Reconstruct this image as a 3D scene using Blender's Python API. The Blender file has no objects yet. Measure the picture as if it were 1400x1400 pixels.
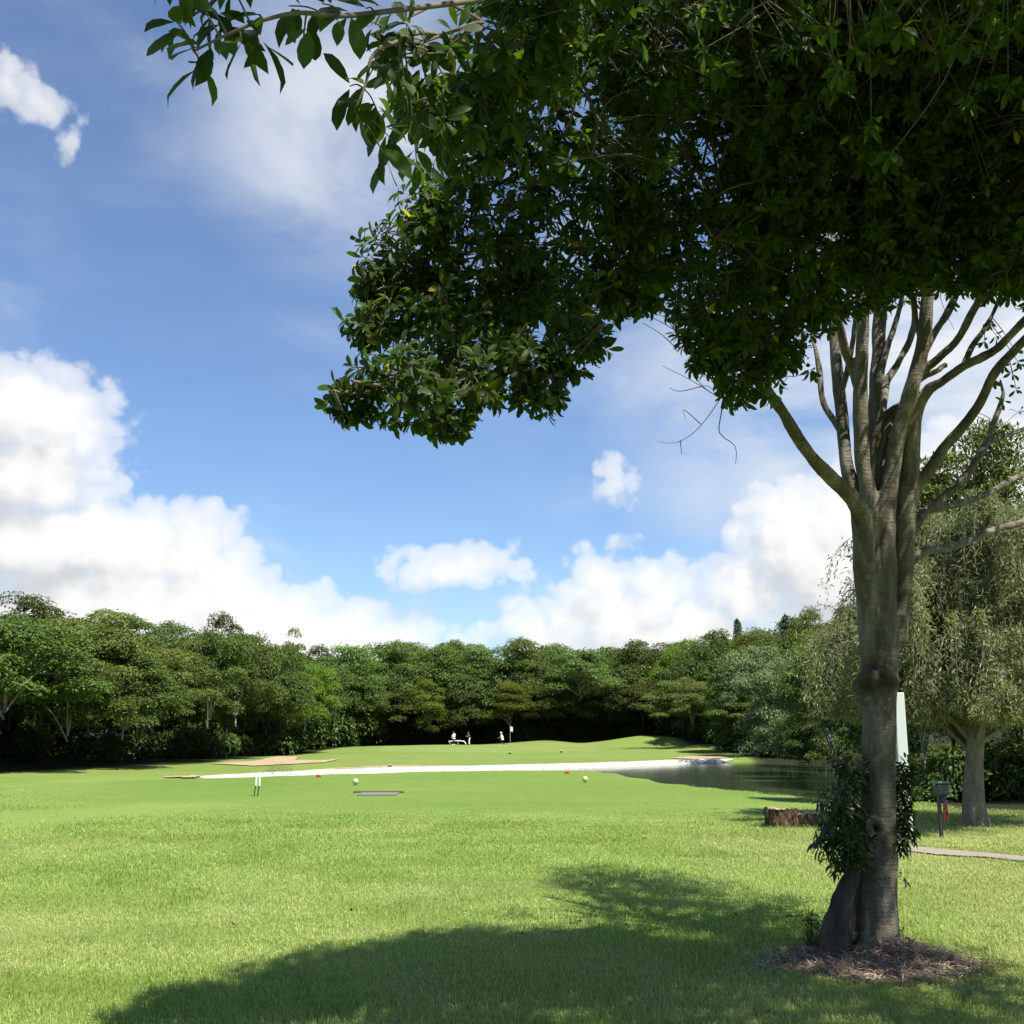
import bpy, math
import numpy as np
from mathutils import Vector, noise as mnoise

S = bpy.context.scene
C = S.collection
rng = np.random.default_rng(11)
PI = math.pi

# ------------------------------------------------------------------ camera and pixel helpers
FOC = 1500.0
PITCH = math.atan(300.0 / FOC)
CP, SP = math.cos(PITCH), math.sin(PITCH)
CAM = np.array([0.0, 0.0, 1.6])

def ray(px, py):
    xc, yc = (px - 700.0) / FOC, (700.0 - py) / FOC
    return np.array([xc, CP - yc * SP, SP + yc * CP])

def P(px, py, y):                       # the point seen at a pixel, y metres ahead
    r = ray(px, py)
    return CAM + r * (y / r[1])

def M(n, px, py, y):                    # metres that n pixels span there
    return n / FOC * y / ray(px, py)[1]

def unit(a):
    a = np.asarray(a, float)
    return a / np.maximum(np.linalg.norm(a, axis=-1, keepdims=True), 1e-9)

def smooth(a, b, x):
    t = np.clip((x - a) / (b - a), 0, 1)
    return t * t * (3 - 2 * t)

# ------------------------------------------------------------------ mesh helpers
def mesh(name, V, faces, mats=None, sm=False, attrs=None, fmat=None):
    V = np.asarray(V, np.float32)
    me = bpy.data.meshes.new(name)
    me.vertices.add(len(V))
    me.vertices.foreach_set('co', V.ravel())
    faces = [np.asarray(f, np.int32) for f in faces if len(f)]
    li = np.concatenate([f.ravel() for f in faces])
    tot = np.concatenate([np.full(len(f), f.shape[1], np.int32) for f in faces])
    st = np.concatenate([[0], np.cumsum(tot)[:-1]]).astype(np.int32)
    me.loops.add(len(li)); me.loops.foreach_set('vertex_index', li)
    me.polygons.add(len(tot))
    me.polygons.foreach_set('loop_start', st)
    me.polygons.foreach_set('loop_total', tot)
    if fmat is not None:
        me.polygons.foreach_set('material_index', np.asarray(fmat, np.int32))
    me.polygons.foreach_set('use_smooth', np.full(len(tot), sm))
    me.update(calc_edges=True)
    for k, a in (attrs or {}).items():
        a = np.asarray(a, np.float32)
        if a.ndim == 1:
            at = me.attributes.new(k, 'FLOAT', 'POINT'); at.data.foreach_set('value', a)
        else:
            at = me.attributes.new(k, 'FLOAT_VECTOR', 'POINT'); at.data.foreach_set('vector', a.ravel())
    for m in (mats if isinstance(mats, (list, tuple)) else [mats]):
        if m: me.materials.append(m)
    return me

def link(name, me, parent=None, **props):
    o = bpy.data.objects.new(name, me)
    C.objects.link(o)
    if parent: o.parent = parent
    for k, v in props.items():
        if v: o[k] = v
    return o

class Acc:
    """Collects pieces of ONE mesh."""
    def __init__(s): s.V, s.F, s.M, s.n = [], [], [], 0
    def add(s, V, F, m=0):
        V = np.asarray(V, float)
        for f in (F if isinstance(F, list) else [F]):
            f = np.asarray(f, int)
            if len(f):
                s.F.append(f + s.n); s.M.append(np.full(len(f), m))
        s.V.append(V); s.n += len(V)
        return s
    def data(s): return np.concatenate(s.V), s.F
    def mesh(s, name, mats, sm=False, attrs=None):
        return mesh(name, np.concatenate(s.V), s.F, mats, sm, attrs, np.concatenate(s.M))

def spline(pts, rad, k=5):
    pts, rad = np.asarray(pts, float), np.asarray(rad, float)
    n = len(pts)
    if n < 3: k = max(k, 2)
    t = np.linspace(0, n - 1, (n - 1) * k + 1)
    i = np.clip(t.astype(int), 0, n - 2); u = (t - i)[:, None]
    p0, p1, p2, p3 = pts[np.maximum(i - 1, 0)], pts[i], pts[i + 1], pts[np.minimum(i + 2, n - 1)]
    q = .5 * (2 * p1 + (p2 - p0) * u + (2 * p0 - 5 * p1 + 4 * p2 - p3) * u ** 2 + (3 * p1 - p0 - 3 * p2 + p3) * u ** 3)
    return q, np.interp(t, np.arange(n), rad)

def tube(pts, rad, n=8, cap=True):
    pts = np.asarray(pts, float); rad = np.broadcast_to(np.asarray(rad, float), (len(pts),))
    T = unit(np.gradient(pts, axis=0))
    a = np.array([1.0, 0, 0]) if abs(T[0][0]) < .8 else np.array([0, 1.0, 0])
    U = unit(np.cross(T[0], a)); rings = []
    for p, t, r in zip(pts, T, rad):
        U = unit(U - t * np.dot(U, t)); W = np.cross(t, U)
        ph = np.arange(n) * 2 * PI / n
        rings.append(p + r * (np.cos(ph)[:, None] * U + np.sin(ph)[:, None] * W))
    V = np.concatenate(rings); m = len(pts)
    i = np.arange(m - 1)[:, None] * n; j = np.arange(n)[None, :]; j2 = (j + 1) % n
    F = [np.stack([i + j, i + j2, i + n + j2, i + n + j], -1).reshape(-1, 4)]
    if cap:
        V = np.concatenate([V, pts[:1], pts[-1:]]); c0, c1 = m * n, m * n + 1
        jj = np.arange(n); k2 = (jj + 1) % n
        F.append(np.stack([np.full(n, c0), k2, jj], -1))
        F.append(np.stack([np.full(n, c1), (m - 1) * n + jj, (m - 1) * n + k2], -1))
    return V, F

def box(c, s, ax=None):
    V = np.array([[x, y, z] for x in (-.5, .5) for y in (-.5, .5) for z in (-.5, .5)]) * s
    if ax is not None: V = V @ np.asarray(ax)
    F = np.array([[0, 1, 3, 2], [4, 6, 7, 5], [0, 4, 5, 1], [2, 3, 7, 6], [0, 2, 6, 4], [1, 5, 7, 3]])
    return V + np.asarray(c), F

def rbox(c, s, b, rot=0.0):
    """A box with rounded vertical edges and a chamfered top and bottom."""
    hx, hy, hz = s[0] / 2, s[1] / 2, s[2] / 2
    out = []
    for z, ins in ((-hz, b * .6), (-hz + b, 0), (hz - b, 0), (hz, b * .6)):
        for q, (sx, sy) in enumerate(((1, 1), (-1, 1), (-1, -1), (1, -1))):
            for a in (0, .25, .5):
                an = PI * (q * .5 + a)
                out.append([sx * (hx - b) + (b - ins) * math.cos(an), sy * (hy - b) + (b - ins) * math.sin(an), z])
    V = np.array(out); n = 12
    F = [np.array([[k * n + j, k * n + (j + 1) % n, (k + 1) * n + (j + 1) % n, (k + 1) * n + j] for k in range(3) for j in range(n)]),
         np.array([list(range(n))[::-1], [3 * n + j for j in range(n)]])]
    ca, sa = math.cos(rot), math.sin(rot)
    V = V @ np.array([[ca, sa, 0], [-sa, ca, 0], [0, 0, 1]])
    return V + np.asarray(c), F

def lathe(prof, n=20):
    prof = np.asarray(prof, float); ph = np.arange(n) * 2 * PI / n
    V = np.stack([prof[:, 0][:, None] * np.cos(ph), prof[:, 0][:, None] * np.sin(ph), np.repeat(prof[:, 1][:, None], n, 1)], -1).reshape(-1, 3)
    i = np.arange(len(prof) - 1)[:, None] * n; j = np.arange(n)[None]; j2 = (j + 1) % n
    return V, np.stack([i + j, i + j2, i + n + j2, i + n + j], -1).reshape(-1, 4)

# ------------------------------------------------------------------ materials
class NT:
    def __init__(s, name):
        s.m = bpy.data.materials.new(name); s.m.use_nodes = True
        s.t = s.m.node_tree; s.n = s.t.nodes; s.out = s.n['Material Output']; s.b = s.n['Principled BSDF']
    def node(s, kind, **kw):
        x = s.n.new(kind)
        for k, v in kw.items():
            if k.startswith('i_'):
                k2 = k[2:]; x.inputs[int(k2) if k2.isdigit() else k2.replace('_', ' ')].default_value = v
            else: setattr(x, k, v)
        return x
    def l(s, a, b): s.t.links.new(a, b)
    def noise(s, scale, detail=4, rough=.6, vec=None, dim='3D', dist=0.0):
        x = s.node('ShaderNodeTexNoise'); x.inputs['Scale'].default_value = scale
        x.inputs['Detail'].default_value = detail; x.inputs['Roughness'].default_value = rough
        x.inputs['Distortion'].default_value = dist
        if vec: s.l(vec, x.inputs['Vector'])
        return x.outputs['Fac']
    def ramp(s, fac, stops):
        x = s.node('ShaderNodeValToRGB'); e = x.color_ramp.elements
        while len(e) < len(stops): e.new(.5)
        for el, (p, c) in zip(e, stops):
            el.position = p; el.color = (*c, 1) if len(c) == 3 else c
        s.l(fac, x.inputs[0]); return x.outputs[0]
    def mix(s, f, a, b, mode='MIX'):
        x = s.node('ShaderNodeMix', data_type='RGBA', blend_type=mode)
        for sock, v in ((x.inputs[0], f), (x.inputs[6], a), (x.inputs[7], b)):
            if isinstance(v, (int, float)): sock.default_value = v
            elif isinstance(v, tuple): sock.default_value = (*v, 1)
            else: s.l(v, sock)
        return x.outputs[2]
    def math(s, op, a, b=0.0, c=0.0, clamp=False):
        x = s.node('ShaderNodeMath', operation=op, use_clamp=clamp)
        for sock, v in zip(x.inputs, (a, b, c)):
            if isinstance(v, (int, float)): sock.default_value = v
            else: s.l(v, sock)
        return x.outputs[0]
    def obj(s): return s.node('ShaderNodeTexCoord').outputs['Object']
    def attr(s, name, out='Fac'): return s.node('ShaderNodeAttribute', attribute_name=name).outputs[out]
    def bump(s, h, st=.5, dist=.02):
        x = s.node('ShaderNodeBump'); x.inputs['Strength'].default_value = st; x.inputs['Distance'].default_value = dist
        s.l(h, x.inputs['Height']); s.l(x.outputs[0], s.b.inputs['Normal'])
    def base(s, c, rough=.6, spec=.3):
        if isinstance(c, tuple): s.b.inputs['Base Color'].default_value = (*c, 1)
        else: s.l(c, s.b.inputs['Base Color'])
        s.b.inputs['Roughness'].default_value = rough
        s.b.inputs['Specular IOR Level'].default_value = spec
        return s

def plain(name, c, rough=.6, spec=.3, var=.25, scale=8):
    t = NT(name); f = t.noise(scale, 5, .65, t.obj())
    t.base(t.mix(f, tuple(x * (1 - var) for x in c), tuple(min(1, x * (1 + var)) for x in c)), rough, spec)
    return t.m

def leafmat(name, c1, c2, trans=.3, rough=.45, spec=.35, tint=(1.35, 1.5, .5), dead=None):
    t = NT(name)
    r = t.node('ShaderNodeNewGeometry').outputs['Random Per Island']
    col = t.ramp(r, [(0, c1), (.75, c2), (1, tuple(x * 1.25 for x in c2))])
    big = t.noise(.55, 2, .5, t.obj())
    col = t.mix(t.math('MULTIPLY', t.math('SUBTRACT', big, .35, clamp=True), 1.1), col, t.mix(1.0, col, (1.5, 1.3, .8), 'MULTIPLY'))
    if dead: col = t.mix(t.math('GREATER_THAN', r, .993), col, dead)
    ob = t.node('ShaderNodeObjectInfo').outputs['Random']
    hs = t.node('ShaderNodeHueSaturation')
    t.l(t.math('MULTIPLY_ADD', ob, .05, .475), hs.inputs['Hue'])
    t.l(t.math('MULTIPLY_ADD', ob, .5, .75), hs.inputs['Value'])
    t.l(col, hs.inputs['Color']); col = hs.outputs[0]
    t.base(col, rough, spec)
    tr = t.node('ShaderNodeBsdfTranslucent'); t.l(t.mix(1.0, col, tint, 'MULTIPLY'), tr.inputs[0])
    mx = t.node('ShaderNodeMixShader'); mx.inputs[0].default_value = trans
    t.l(t.b.outputs[0], mx.inputs[1]); t.l(tr.outputs[0], mx.inputs[2]); t.l(mx.outputs[0], t.out.inputs[0])
    return t.m

def barkmat(name, c1, c2, c3, scale=6.0, stretch=.35, bump=.6):
    t = NT(name)
    mp = t.node('ShaderNodeMapping'); mp.inputs['Scale'].default_value = (1, 1, stretch); t.l(t.obj(), mp.inputs[0])
    a = t.noise(scale, 6, .65, mp.outputs[0]); b = t.noise(scale * .35, 3, .6, t.obj())
    col = t.ramp(a, [(.3, c1), (.55, c2), (.75, c3)])
    col = t.mix(t.math('MULTIPLY', b, .6), col, c1)
    t.base(col, .85, .15); t.bump(a, bump, .03)
    return t.m

# ------------------------------------------------------------------ the lie of the land
ctrl = []
def cpx(px, py, y): ctrl.append(tuple(P(px, py, y)))
for x in (-30, -14, -5, 0, 5, 12):
    for y in (-25, -5, 6, 15, 24): ctrl.append((x, y, 0.0))
for x, y, z in ((16, 14, .1), (12, 20, .05), (22, 22, .25), (35, 30, .6), (-28, 36, -.15), (-12, 33, -.02)): ctrl.append((x, y, z))
near = [(270, 1066), (400, 1061), (520, 1057.5), (620, 1055), (700, 1054), (803, 1054.5), (837, 1057), (871, 1064), (906, 1070.5), (950, 1076), (1008, 1081), (1060, 1087), (1105, 1092), (1215, 1104)]
near_w = [CAM + ray(a, b) * (-CAM[2] / ray(a, b)[2]) for a, b in near]
for w in near_w: ctrl.append((w[0], w[1], 0.02))
far = [(268, 1061.5, 59), (330, 1058.5, 63), (400, 1055, 67), (470, 1052, 70), (550, 1049.5, 73.5), (700, 1046, 80), (850, 1042, 88), (940, 1038.5, 95), (1006, 1037, 100)]
far_w = [P(a, b, y) for a, b, y in far]
for a, b, y in far: cpx(a, b, y)
right_w = [(25.5, 93, -.85), (27.5, 82, -.8), (26, 70, -.7), (22.5, 57, -.6), (18, 42, -.45), (13.5, 31, -.3)]
ctrl += right_w
for a in ((560, 1028, 110), (700, 1029, 110), (800, 1027, 113), (500, 1020.5, 138), (600, 1018.3, 146), (700, 1017.8, 147), (640, 1022, 130),
          (750, 1012.5, 152), (800, 1016.5, 150), (872, 1007, 142), (840, 1014, 140), (935, 1021, 132), (975, 1017, 126), (1003, 1023, 120), (960, 1030, 112),
          (880, 1026, 118), (430, 1029, 118), (470, 1024, 128), (360, 1034, 97), (300, 1037, 88), (390, 1043, 79), (240, 1045, 74), (180, 1046, 70), (100, 1050, 63),
          (0, 1057, 54), (-120, 1068, 46), (-300, 1090, 40), (1040, 1030, 108), (500, 1042, 84), (600, 1040, 88), (760, 1037, 95)): cpx(*a)
for a in ((-60, 90, 0), (-90, 130, .5), (-35, 110, -.9), (-28, 170, -1.0), (0, 172, -1.0), (30, 165, -.3), (-50, 215, 7), (0, 215, 7), (45, 210, 8), (-95, 190, 5), (-75, 135, 3), (110, 200, 9), (45, 135, 1.5), (55, 110, 1.5), (45, 75, .3), (80, 140, 4), (60, 170, 2),
          (-160, 280, 8), (0, 300, 8), (150, 270, 8), (-140, 100, 4), (400, 400, 0), (-400, 400, 0), (400, -200, 0), (-400, -200, 0), (0, -120, 0), (0, 500, 0), (90, 0, 1), (-90, 20, 0)): ctrl.append(a)
ctrl = np.array(ctrl)
def _phi(d): return -np.sqrt(d * d + 9.0)
_D = np.linalg.norm(ctrl[:, None, :2] - ctrl[None, :, :2], axis=-1)
_n = len(ctrl)
_A = np.zeros((_n + 1, _n + 1)); _A[:_n, :_n] = _phi(_D) - np.eye(_n) * .08; _A[_n, :_n] = 1; _A[:_n, _n] = 1
_w = np.linalg.solve(_A, np.concatenate([ctrl[:, 2], [0]]))
pond = np.array([w[:2] for w in near_w] + [w[:2] for w in right_w][::-1] + [w[:2] for w in far_w][::-1])

def sdf(poly, x, y):                    # signed distance, positive inside
    x, y = np.asarray(x, float), np.asarray(y, float)
    d = np.full(x.shape, 1e9); ins = np.zeros(x.shape, bool)
    for a, b in zip(poly, np.roll(poly, -1, 0)):
        e = b - a; t = np.clip(((x - a[0]) * e[0] + (y - a[1]) * e[1]) / max(e @ e, 1e-9), 0, 1)
        d = np.minimum(d, np.hypot(x - a[0] - t * e[0], y - a[1] - t * e[1]))
        c = (a[1] > y) != (b[1] > y)
        with np.errstate(divide='ignore', invalid='ignore'):
            ins ^= c & (x < (b[0] - a[0]) * (y - a[1]) / (b[1] - a[1]) + a[0])
    return np.where(ins, d, -d)

WATER = -1.06
def height(x, y, carve=True):
    x, y = np.asarray(x, float), np.asarray(y, float)
    sh = x.shape; xf, yf = x.ravel(), y.ravel(); out = np.empty(len(xf))
    for i in range(0, len(xf), 20000):
        d = np.hypot(xf[i:i + 20000, None] - ctrl[None, :, 0], yf[i:i + 20000, None] - ctrl[None, :, 1])
        out[i:i + 20000] = _phi(d) @ _w[:_n] + _w[_n]
    if carve:
        s = sdf(pond, xf, yf)
        out = out - np.clip(s, 0, 5.2) * .36 * smooth(0, .5, s) - .13 * smooth(-.25, .5, s) * (yf > 50)
        out += .012 * np.sin(xf * 1.7 + yf * .6) * np.cos(yf * 1.1 - xf * .5) * smooth(4, 12, yf)
    return out.reshape(sh)
def hz(x, y): return float(height(np.array([x]), np.array([y]))[0])

def hit(px, py):                        # where the ray through a pixel meets the ground
    r = ray(px, py); y = np.arange(3.0, 260, .25)
    p = CAM + r[None] * (y / r[1])[:, None]
    h = height(p[:, 0], p[:, 1]); k = np.nonzero(p[:, 2] < h)[0]
    return p[k[0]] if len(k) else p[-1]

# the edge of the woods as a distance for each direction x / y
_wl = [(-600, 34), (-200, 42), (0, 53), (100, 62), (200, 69), (285, 77), (330, 88), (400, 103), (445, 125), (520, 149), (800, 152), (900, 147), (985, 122), (1010, 106), (1030, 98), (1060, 90),
       (1150, 82), (1190, 60), (1215, 38), (1235, 27), (1300, 22.5), (1500, 21), (1800, 20)]
_wa = [ray(a, 1000)[0] / ray(a, 1000)[1] for a, _ in _wl]
def wood_edge(x, y):
    return np.interp(x / np.maximum(y, .1), _wa, [b for _, b in _wl])

# ------------------------------------------------------------------ ground
def axis(*segs):
    return np.unique(np.concatenate([np.arange(a, b, st) for a, b, st in segs] + [[segs[-1][1]]]))
gx = axis((-700, -120, 40), (-120, -50, 5), (-50, -26, 1.2), (-26, 30, .6), (30, 60, 1.5), (60, 120, 6), (120, 700, 40))
gy = axis((-300, -20, 35), (-20, 0, 2), (0, 5, .5), (5, 22, .4), (22, 112, .55), (112, 160, .8), (160, 220, 5), (220, 900, 40))
GX, GY = np.meshgrid(gx, gy)
GZ = height(GX, GY)
nx, ny = len(gx), len(gy)
i = (np.arange(ny - 1)[:, None] * nx + np.arange(nx - 1)[None]).ravel()
Fg = np.stack([i, i + 1, i + nx + 1, i + nx], -1)
xf, yf = GX.ravel(), GY.ravel()
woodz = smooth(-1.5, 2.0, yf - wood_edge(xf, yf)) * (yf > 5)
# closely mown turf: the tee, the strip crossing the left side, the green
tee = smooth(-3.5, 2.5, sdf(np.array([(-11, 27.5), (-5, 24.5), (2, 23.5), (6.4, 25), (5.8, 31), (4.2, 46), (-6, 46), (-14, 38)]), xf, yf))
strip = smooth(-1.0, 1.0, sdf(np.array([hit(*q)[:2] for q in ((-200, 1150), (0, 1141), (120, 1122), (260, 1108), (330, 1100), (210, 1098), (0, 1112), (-200, 1120))]), xf, yf))
green = smooth(-1.0, 1.0, sdf(np.array([P(a, b, y)[:2] for a, b, y in ((520, 1026, 116), (560, 1028, 110), (700, 1029, 110), (800, 1027, 113), (830, 1022, 125), (790, 1017, 148), (600, 1017, 148), (520, 1019, 140))]), xf, yf))
mown = np.stack([np.clip(tee, 0, 1), strip, green], -1)

t = NT('turf')
o3 = t.obj()
n1 = t.noise(.22, 4, .55, o3); n2 = t.noise(2.6, 5, .6, o3); n3 = t.noise(38, 4, .7, o3); n4 = t.noise(9, 3, .6, o3)
sep = t.node('ShaderNodeSeparateXYZ'); t.l(t.attr('mown', 'Vector'), sep.inputs[0])
GRA, GRB, GRC = (.15, .22, .05), (.20, .262, .068), (.28, .295, .115)
col = t.ramp(n1, [(.3, GRA), (.5, GRB), (.72, (.21, .25, .075))])
col = t.mix(t.math('MULTIPLY', t.attr('dry'), .85), col, GRC)
col = t.mix(sep.outputs[0], col, t.mix(n1, (.13, .20, .042), (.19, .248, .056)))
col = t.mix(sep.outputs[1], col, (.20, .262, .066))
col = t.mix(sep.outputs[2], col, (.255, .305, .115))
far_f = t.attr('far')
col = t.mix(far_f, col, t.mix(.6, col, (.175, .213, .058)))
n5 = t.noise(.09, 4, .6, o3, dist=.8); n6 = t.noise(.7, 4, .65, o3)
col = t.mix(t.math('MULTIPLY', t.math('SUBTRACT', n5, .42, clamp=True), 3.2, clamp=True), col, t.mix(1.0, col, (.80, .90, .78), 'MULTIPLY'))
col = t.mix(t.math('MULTIPLY', t.math('SUBTRACT', n6, .45, clamp=True), 2.2, clamp=True), col, t.mix(1.0, col, (1.16, 1.1, 1.05), 'MULTIPLY'))
col = t.mix(t.math('MULTIPLY', n2, .75), col, t.mix(1.0, col, (.62, .72, .5), 'MULTIPLY'))
col = t.mix(t.math('MULTIPLY', t.math('SUBTRACT', n3, .35, clamp=True), 1.3), col, t.mix(1.0, col, (.55, .68, .45), 'MULTIPLY'))
col = t.mix(t.attr('wood'), col, t.mix(n4, (.011, .014, .006), (.024, .027, .012)))  # ground cover of the wood, darkened to stand in for the trees' shade
t.base(col, .85, .12)
t.bump(t.math('ADD', n3, t.math('MULTIPLY', n4, .8)), .7, .03)
MAT_TURF = t.m
dryf = smooth(1.0, 5.5, xf) * smooth(24, 15, yf) * smooth(3, 6, yf) + .35 * smooth(13, 7, yf)
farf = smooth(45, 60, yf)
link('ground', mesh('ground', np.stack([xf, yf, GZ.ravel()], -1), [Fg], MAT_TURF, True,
     {'wood': woodz, 'dry': np.clip(dryf, 0, 1), 'far': farf, 'mown': mown}), kind='structure')

def drape(name, poly, mat, lift=.03, step=.6, wob=.25, **kw):
    poly = np.asarray(poly)[:, :2]
    pts = []
    for a, b in zip(poly, np.roll(poly, -1, 0)):
        k = max(2, int(np.hypot(*(b - a)) / step)); pts += [a + (b - a) * u for u in np.arange(k) / k]
    pts = np.array(pts)
    pts = pts + np.stack([[mnoise.noise(Vector((p[0] * .5, p[1] * .5, s))) * wob for p in pts] for s in (0, 5)], -1)
    lo, hi = pts.min(0) - step, pts.max(0) + step
    ax_, ay_ = np.arange(lo[0], hi[0] + step, step), np.arange(lo[1], hi[1] + step, step)
    X, Y = np.meshgrid(ax_, ay_); d = sdf(pts, X, Y)
    # pull outside vertices onto the outline so that the edge is clean
    ins = d > -step * 1.05
    for _ in range(2):
        e = 1e-3; dd = sdf(pts, X, Y); out = (dd < 0) & ins
        gx_ = (sdf(pts, X + e, Y) - dd) / e; gy_ = (sdf(pts, X, Y + e) - dd) / e
        X = np.where(out, X - gx_ * dd, X); Y = np.where(out, Y - gy_ * dd, Y)
    Z = height(X, Y) + lift
    n = X.shape[1]; q = (np.arange(X.shape[0] - 1)[:, None] * n + np.arange(n - 1)[None])
    keep = ins[:-1, :-1] & ins[1:, :-1] & ins[:-1, 1:] & ins[1:, 1:]
    q = q[keep]
    return link(name, mesh(name, np.stack([X, Y, Z], -1).reshape(-1, 3), [np.stack([q, q + 1, q + n + 1, q + n], -1)], mat, True), **kw)

MAT_SAND = plain('bunker_sand', (.32, .245, .15), .95, .1, .12, 1.5)
def hits(l): return [hit(a, b) for a, b in l]
drape('bunker', hits([(286, 1044.5), (340, 1042), (362, 1038.5), (380, 1034.5), (411, 1035.5), (402, 1042), (430, 1041), (467, 1037.5), (445, 1043), (400, 1045.5), (343, 1048)]), MAT_SAND, .05, .8, .4, kind='structure')
drape('bunker', hits([(415, 1055), (470, 1050.3), (530, 1047.6), (610, 1047.6), (632, 1048.2), (560, 1050), (480, 1052.6)]), MAT_SAND, .05, .8, .3, kind='structure')
drape('bunker', hits([(912, 1037), (940, 1034.5), (985, 1034), (998, 1036), (950, 1039.5)]), MAT_SAND, .05, .8, .3, kind='structure')
drape('sand_edge', hits([(222, 1063.5), (262, 1060.5), (275, 1062), (268, 1065)]), MAT_SAND, .05, .6, .2, kind='structure')

# white stone edging on the far shore of the pond
fw = np.array([w[:2] for w in far_w]); q, _ = spline(np.c_[fw, np.zeros(len(fw))], np.zeros(len(fw)), 24); q = q[:, :2]
tn = unit(np.gradient(q, axis=0)); nr = np.stack([tn[:, 1], -tn[:, 0]], -1)
if sdf(pond, *(q[60] + nr[60])) < 0: nr = -nr
prof = [(-.25, -.1), (-.1, .03), (.05, .05), (.2, .04), (.4, .03), (.6, .02), (.85, -.03)]
tap = smooth(0, 9, np.arange(len(q))) * smooth(0, 16, np.arange(len(q))[::-1])
rows = []
for k, (off, up) in enumerate(prof):
    w_ = np.array([mnoise.noise(Vector((p[0] * .9, p[1] * .9, k))) for p in q])
    pp = q + nr * (off * tap + .08 * w_)[:, None]
    zz = height(pp[:, 0], pp[:, 1], False) - np.clip(sdf(pond, pp[:, 0], pp[:, 1]), 0, 5) * .34 + up * (.3 + .7 * tap) + .03 * w_
    rows.append(np.c_[pp, zz])
V = np.concatenate(rows); n = len(q)
i = (np.arange(len(prof) - 1)[:, None] * n + np.arange(n - 1)[None]).ravel()
t = NT('white_stone'); f = t.noise(3, 5, .7, t.obj())
t.base(t.ramp(f, [(.3, (.17, .155, .125)), (.45, (.33, .32, .285)), (.65, (.46, .45, .425))]), .8, .2); t.bump(f, .6, .05)
link('shore', mesh('shore', V, [np.stack([i, i + 1, i + n + 1, i + n], -1)], t.m, True), kind='structure')

# pond
t = NT('pond_water')
mp = t.node('ShaderNodeMapping'); mp.inputs['Scale'].default_value = (1.0, .45, 1); t.l(t.obj(), mp.inputs[0])
w1 = t.noise(1.3, 3, .6, mp.outputs[0]); w2 = t.noise(5.5, 3, .6, mp.outputs[0])
t.base((.035, .05, .026), .06, .5); t.b.inputs['IOR'].default_value = 1.33
sx = t.node('ShaderNodeSeparateXYZ'); t.l(t.obj(), sx.inputs[0])
bandn = t.noise(.12, 2, .5, t.obj())
gust = t.math('ABSOLUTE', t.math('SUBTRACT', t.math('ADD', sx.outputs[1], t.math('MULTIPLY', bandn, 5.0)), 64.5))
gust = t.math('MULTIPLY', t.math('SUBTRACT', 1.0, t.math('DIVIDE', gust, 1.1), clamp=True), t.math('MULTIPLY', t.math('MULTIPLY_ADD', sx.outputs[0], .12, -1.25, clamp=True), t.math('MULTIPLY_ADD', t.noise(.35, 3, .6, t.obj()), 3.0, -.9, clamp=True)))
t.l(t.math('MULTIPLY_ADD', gust, .4, .1), t.b.inputs['Roughness'])
bp = t.node('ShaderNodeBump'); bp.inputs['Distance'].default_value = .05
t.l(t.math('MULTIPLY_ADD', gust, .8, .13), bp.inputs['Strength'])
t.l(t.math('ADD', w1, t.math('MULTIPLY', w2, .4)), bp.inputs['Height']); t.l(bp.outputs[0], t.b.inputs['Normal'])
c0 = pond.mean(0)
pw = np.c_[pond, np.full(len(pond), WATER)]
link('water', mesh('water', np.r_[pw, [[*c0, WATER]]], [np.stack([np.arange(len(pw)), np.roll(np.arange(len(pw)), -1), np.full(len(pw), len(pw))], -1)], t.m), kind='structure')

# concrete path on the right
up_ = [(1180, 1152), (1235, 1157), (1280, 1163), (1340, 1169), (1400, 1175), (1600, 1200)]
lo_ = [(1600, 1204), (1400, 1180.5), (1340, 1175.5), (1280, 1171), (1235, 1166), (1180, 1159)]
t = NT('path_concrete'); f = t.noise(4, 6, .7, t.obj()); f2 = t.noise(60, 3, .7, t.obj())
t.base(t.mix(f2, t.mix(f, (.18, .155, .125), (.29, .25, .20)), (.24, .205, .17)), .9, .15); t.bump(f2, .3, .01)
drape('path', hits(up_ + lo_), t.m, .02, .15, .06, kind='structure')

# ------------------------------------------------------------------ leaf builders
def frames(X, N):
    X = unit(X); Y = unit(np.cross(N, X)); return X, Y, np.cross(X, Y)

def kites(p, X, N, L, W, bend=.12):
    X, Y, Z = frames(X, N); L = np.asarray(L)[:, None]; W = np.asarray(W)[:, None]
    V = np.stack([p, p + X * L * .45 + Y * W + Z * L * bend, p + X * L - Z * L * bend, p + X * L * .45 - Y * W + Z * L * bend], 1)
    return V.reshape(-1, 3), np.arange(len(p) * 4).reshape(-1, 4)

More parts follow.
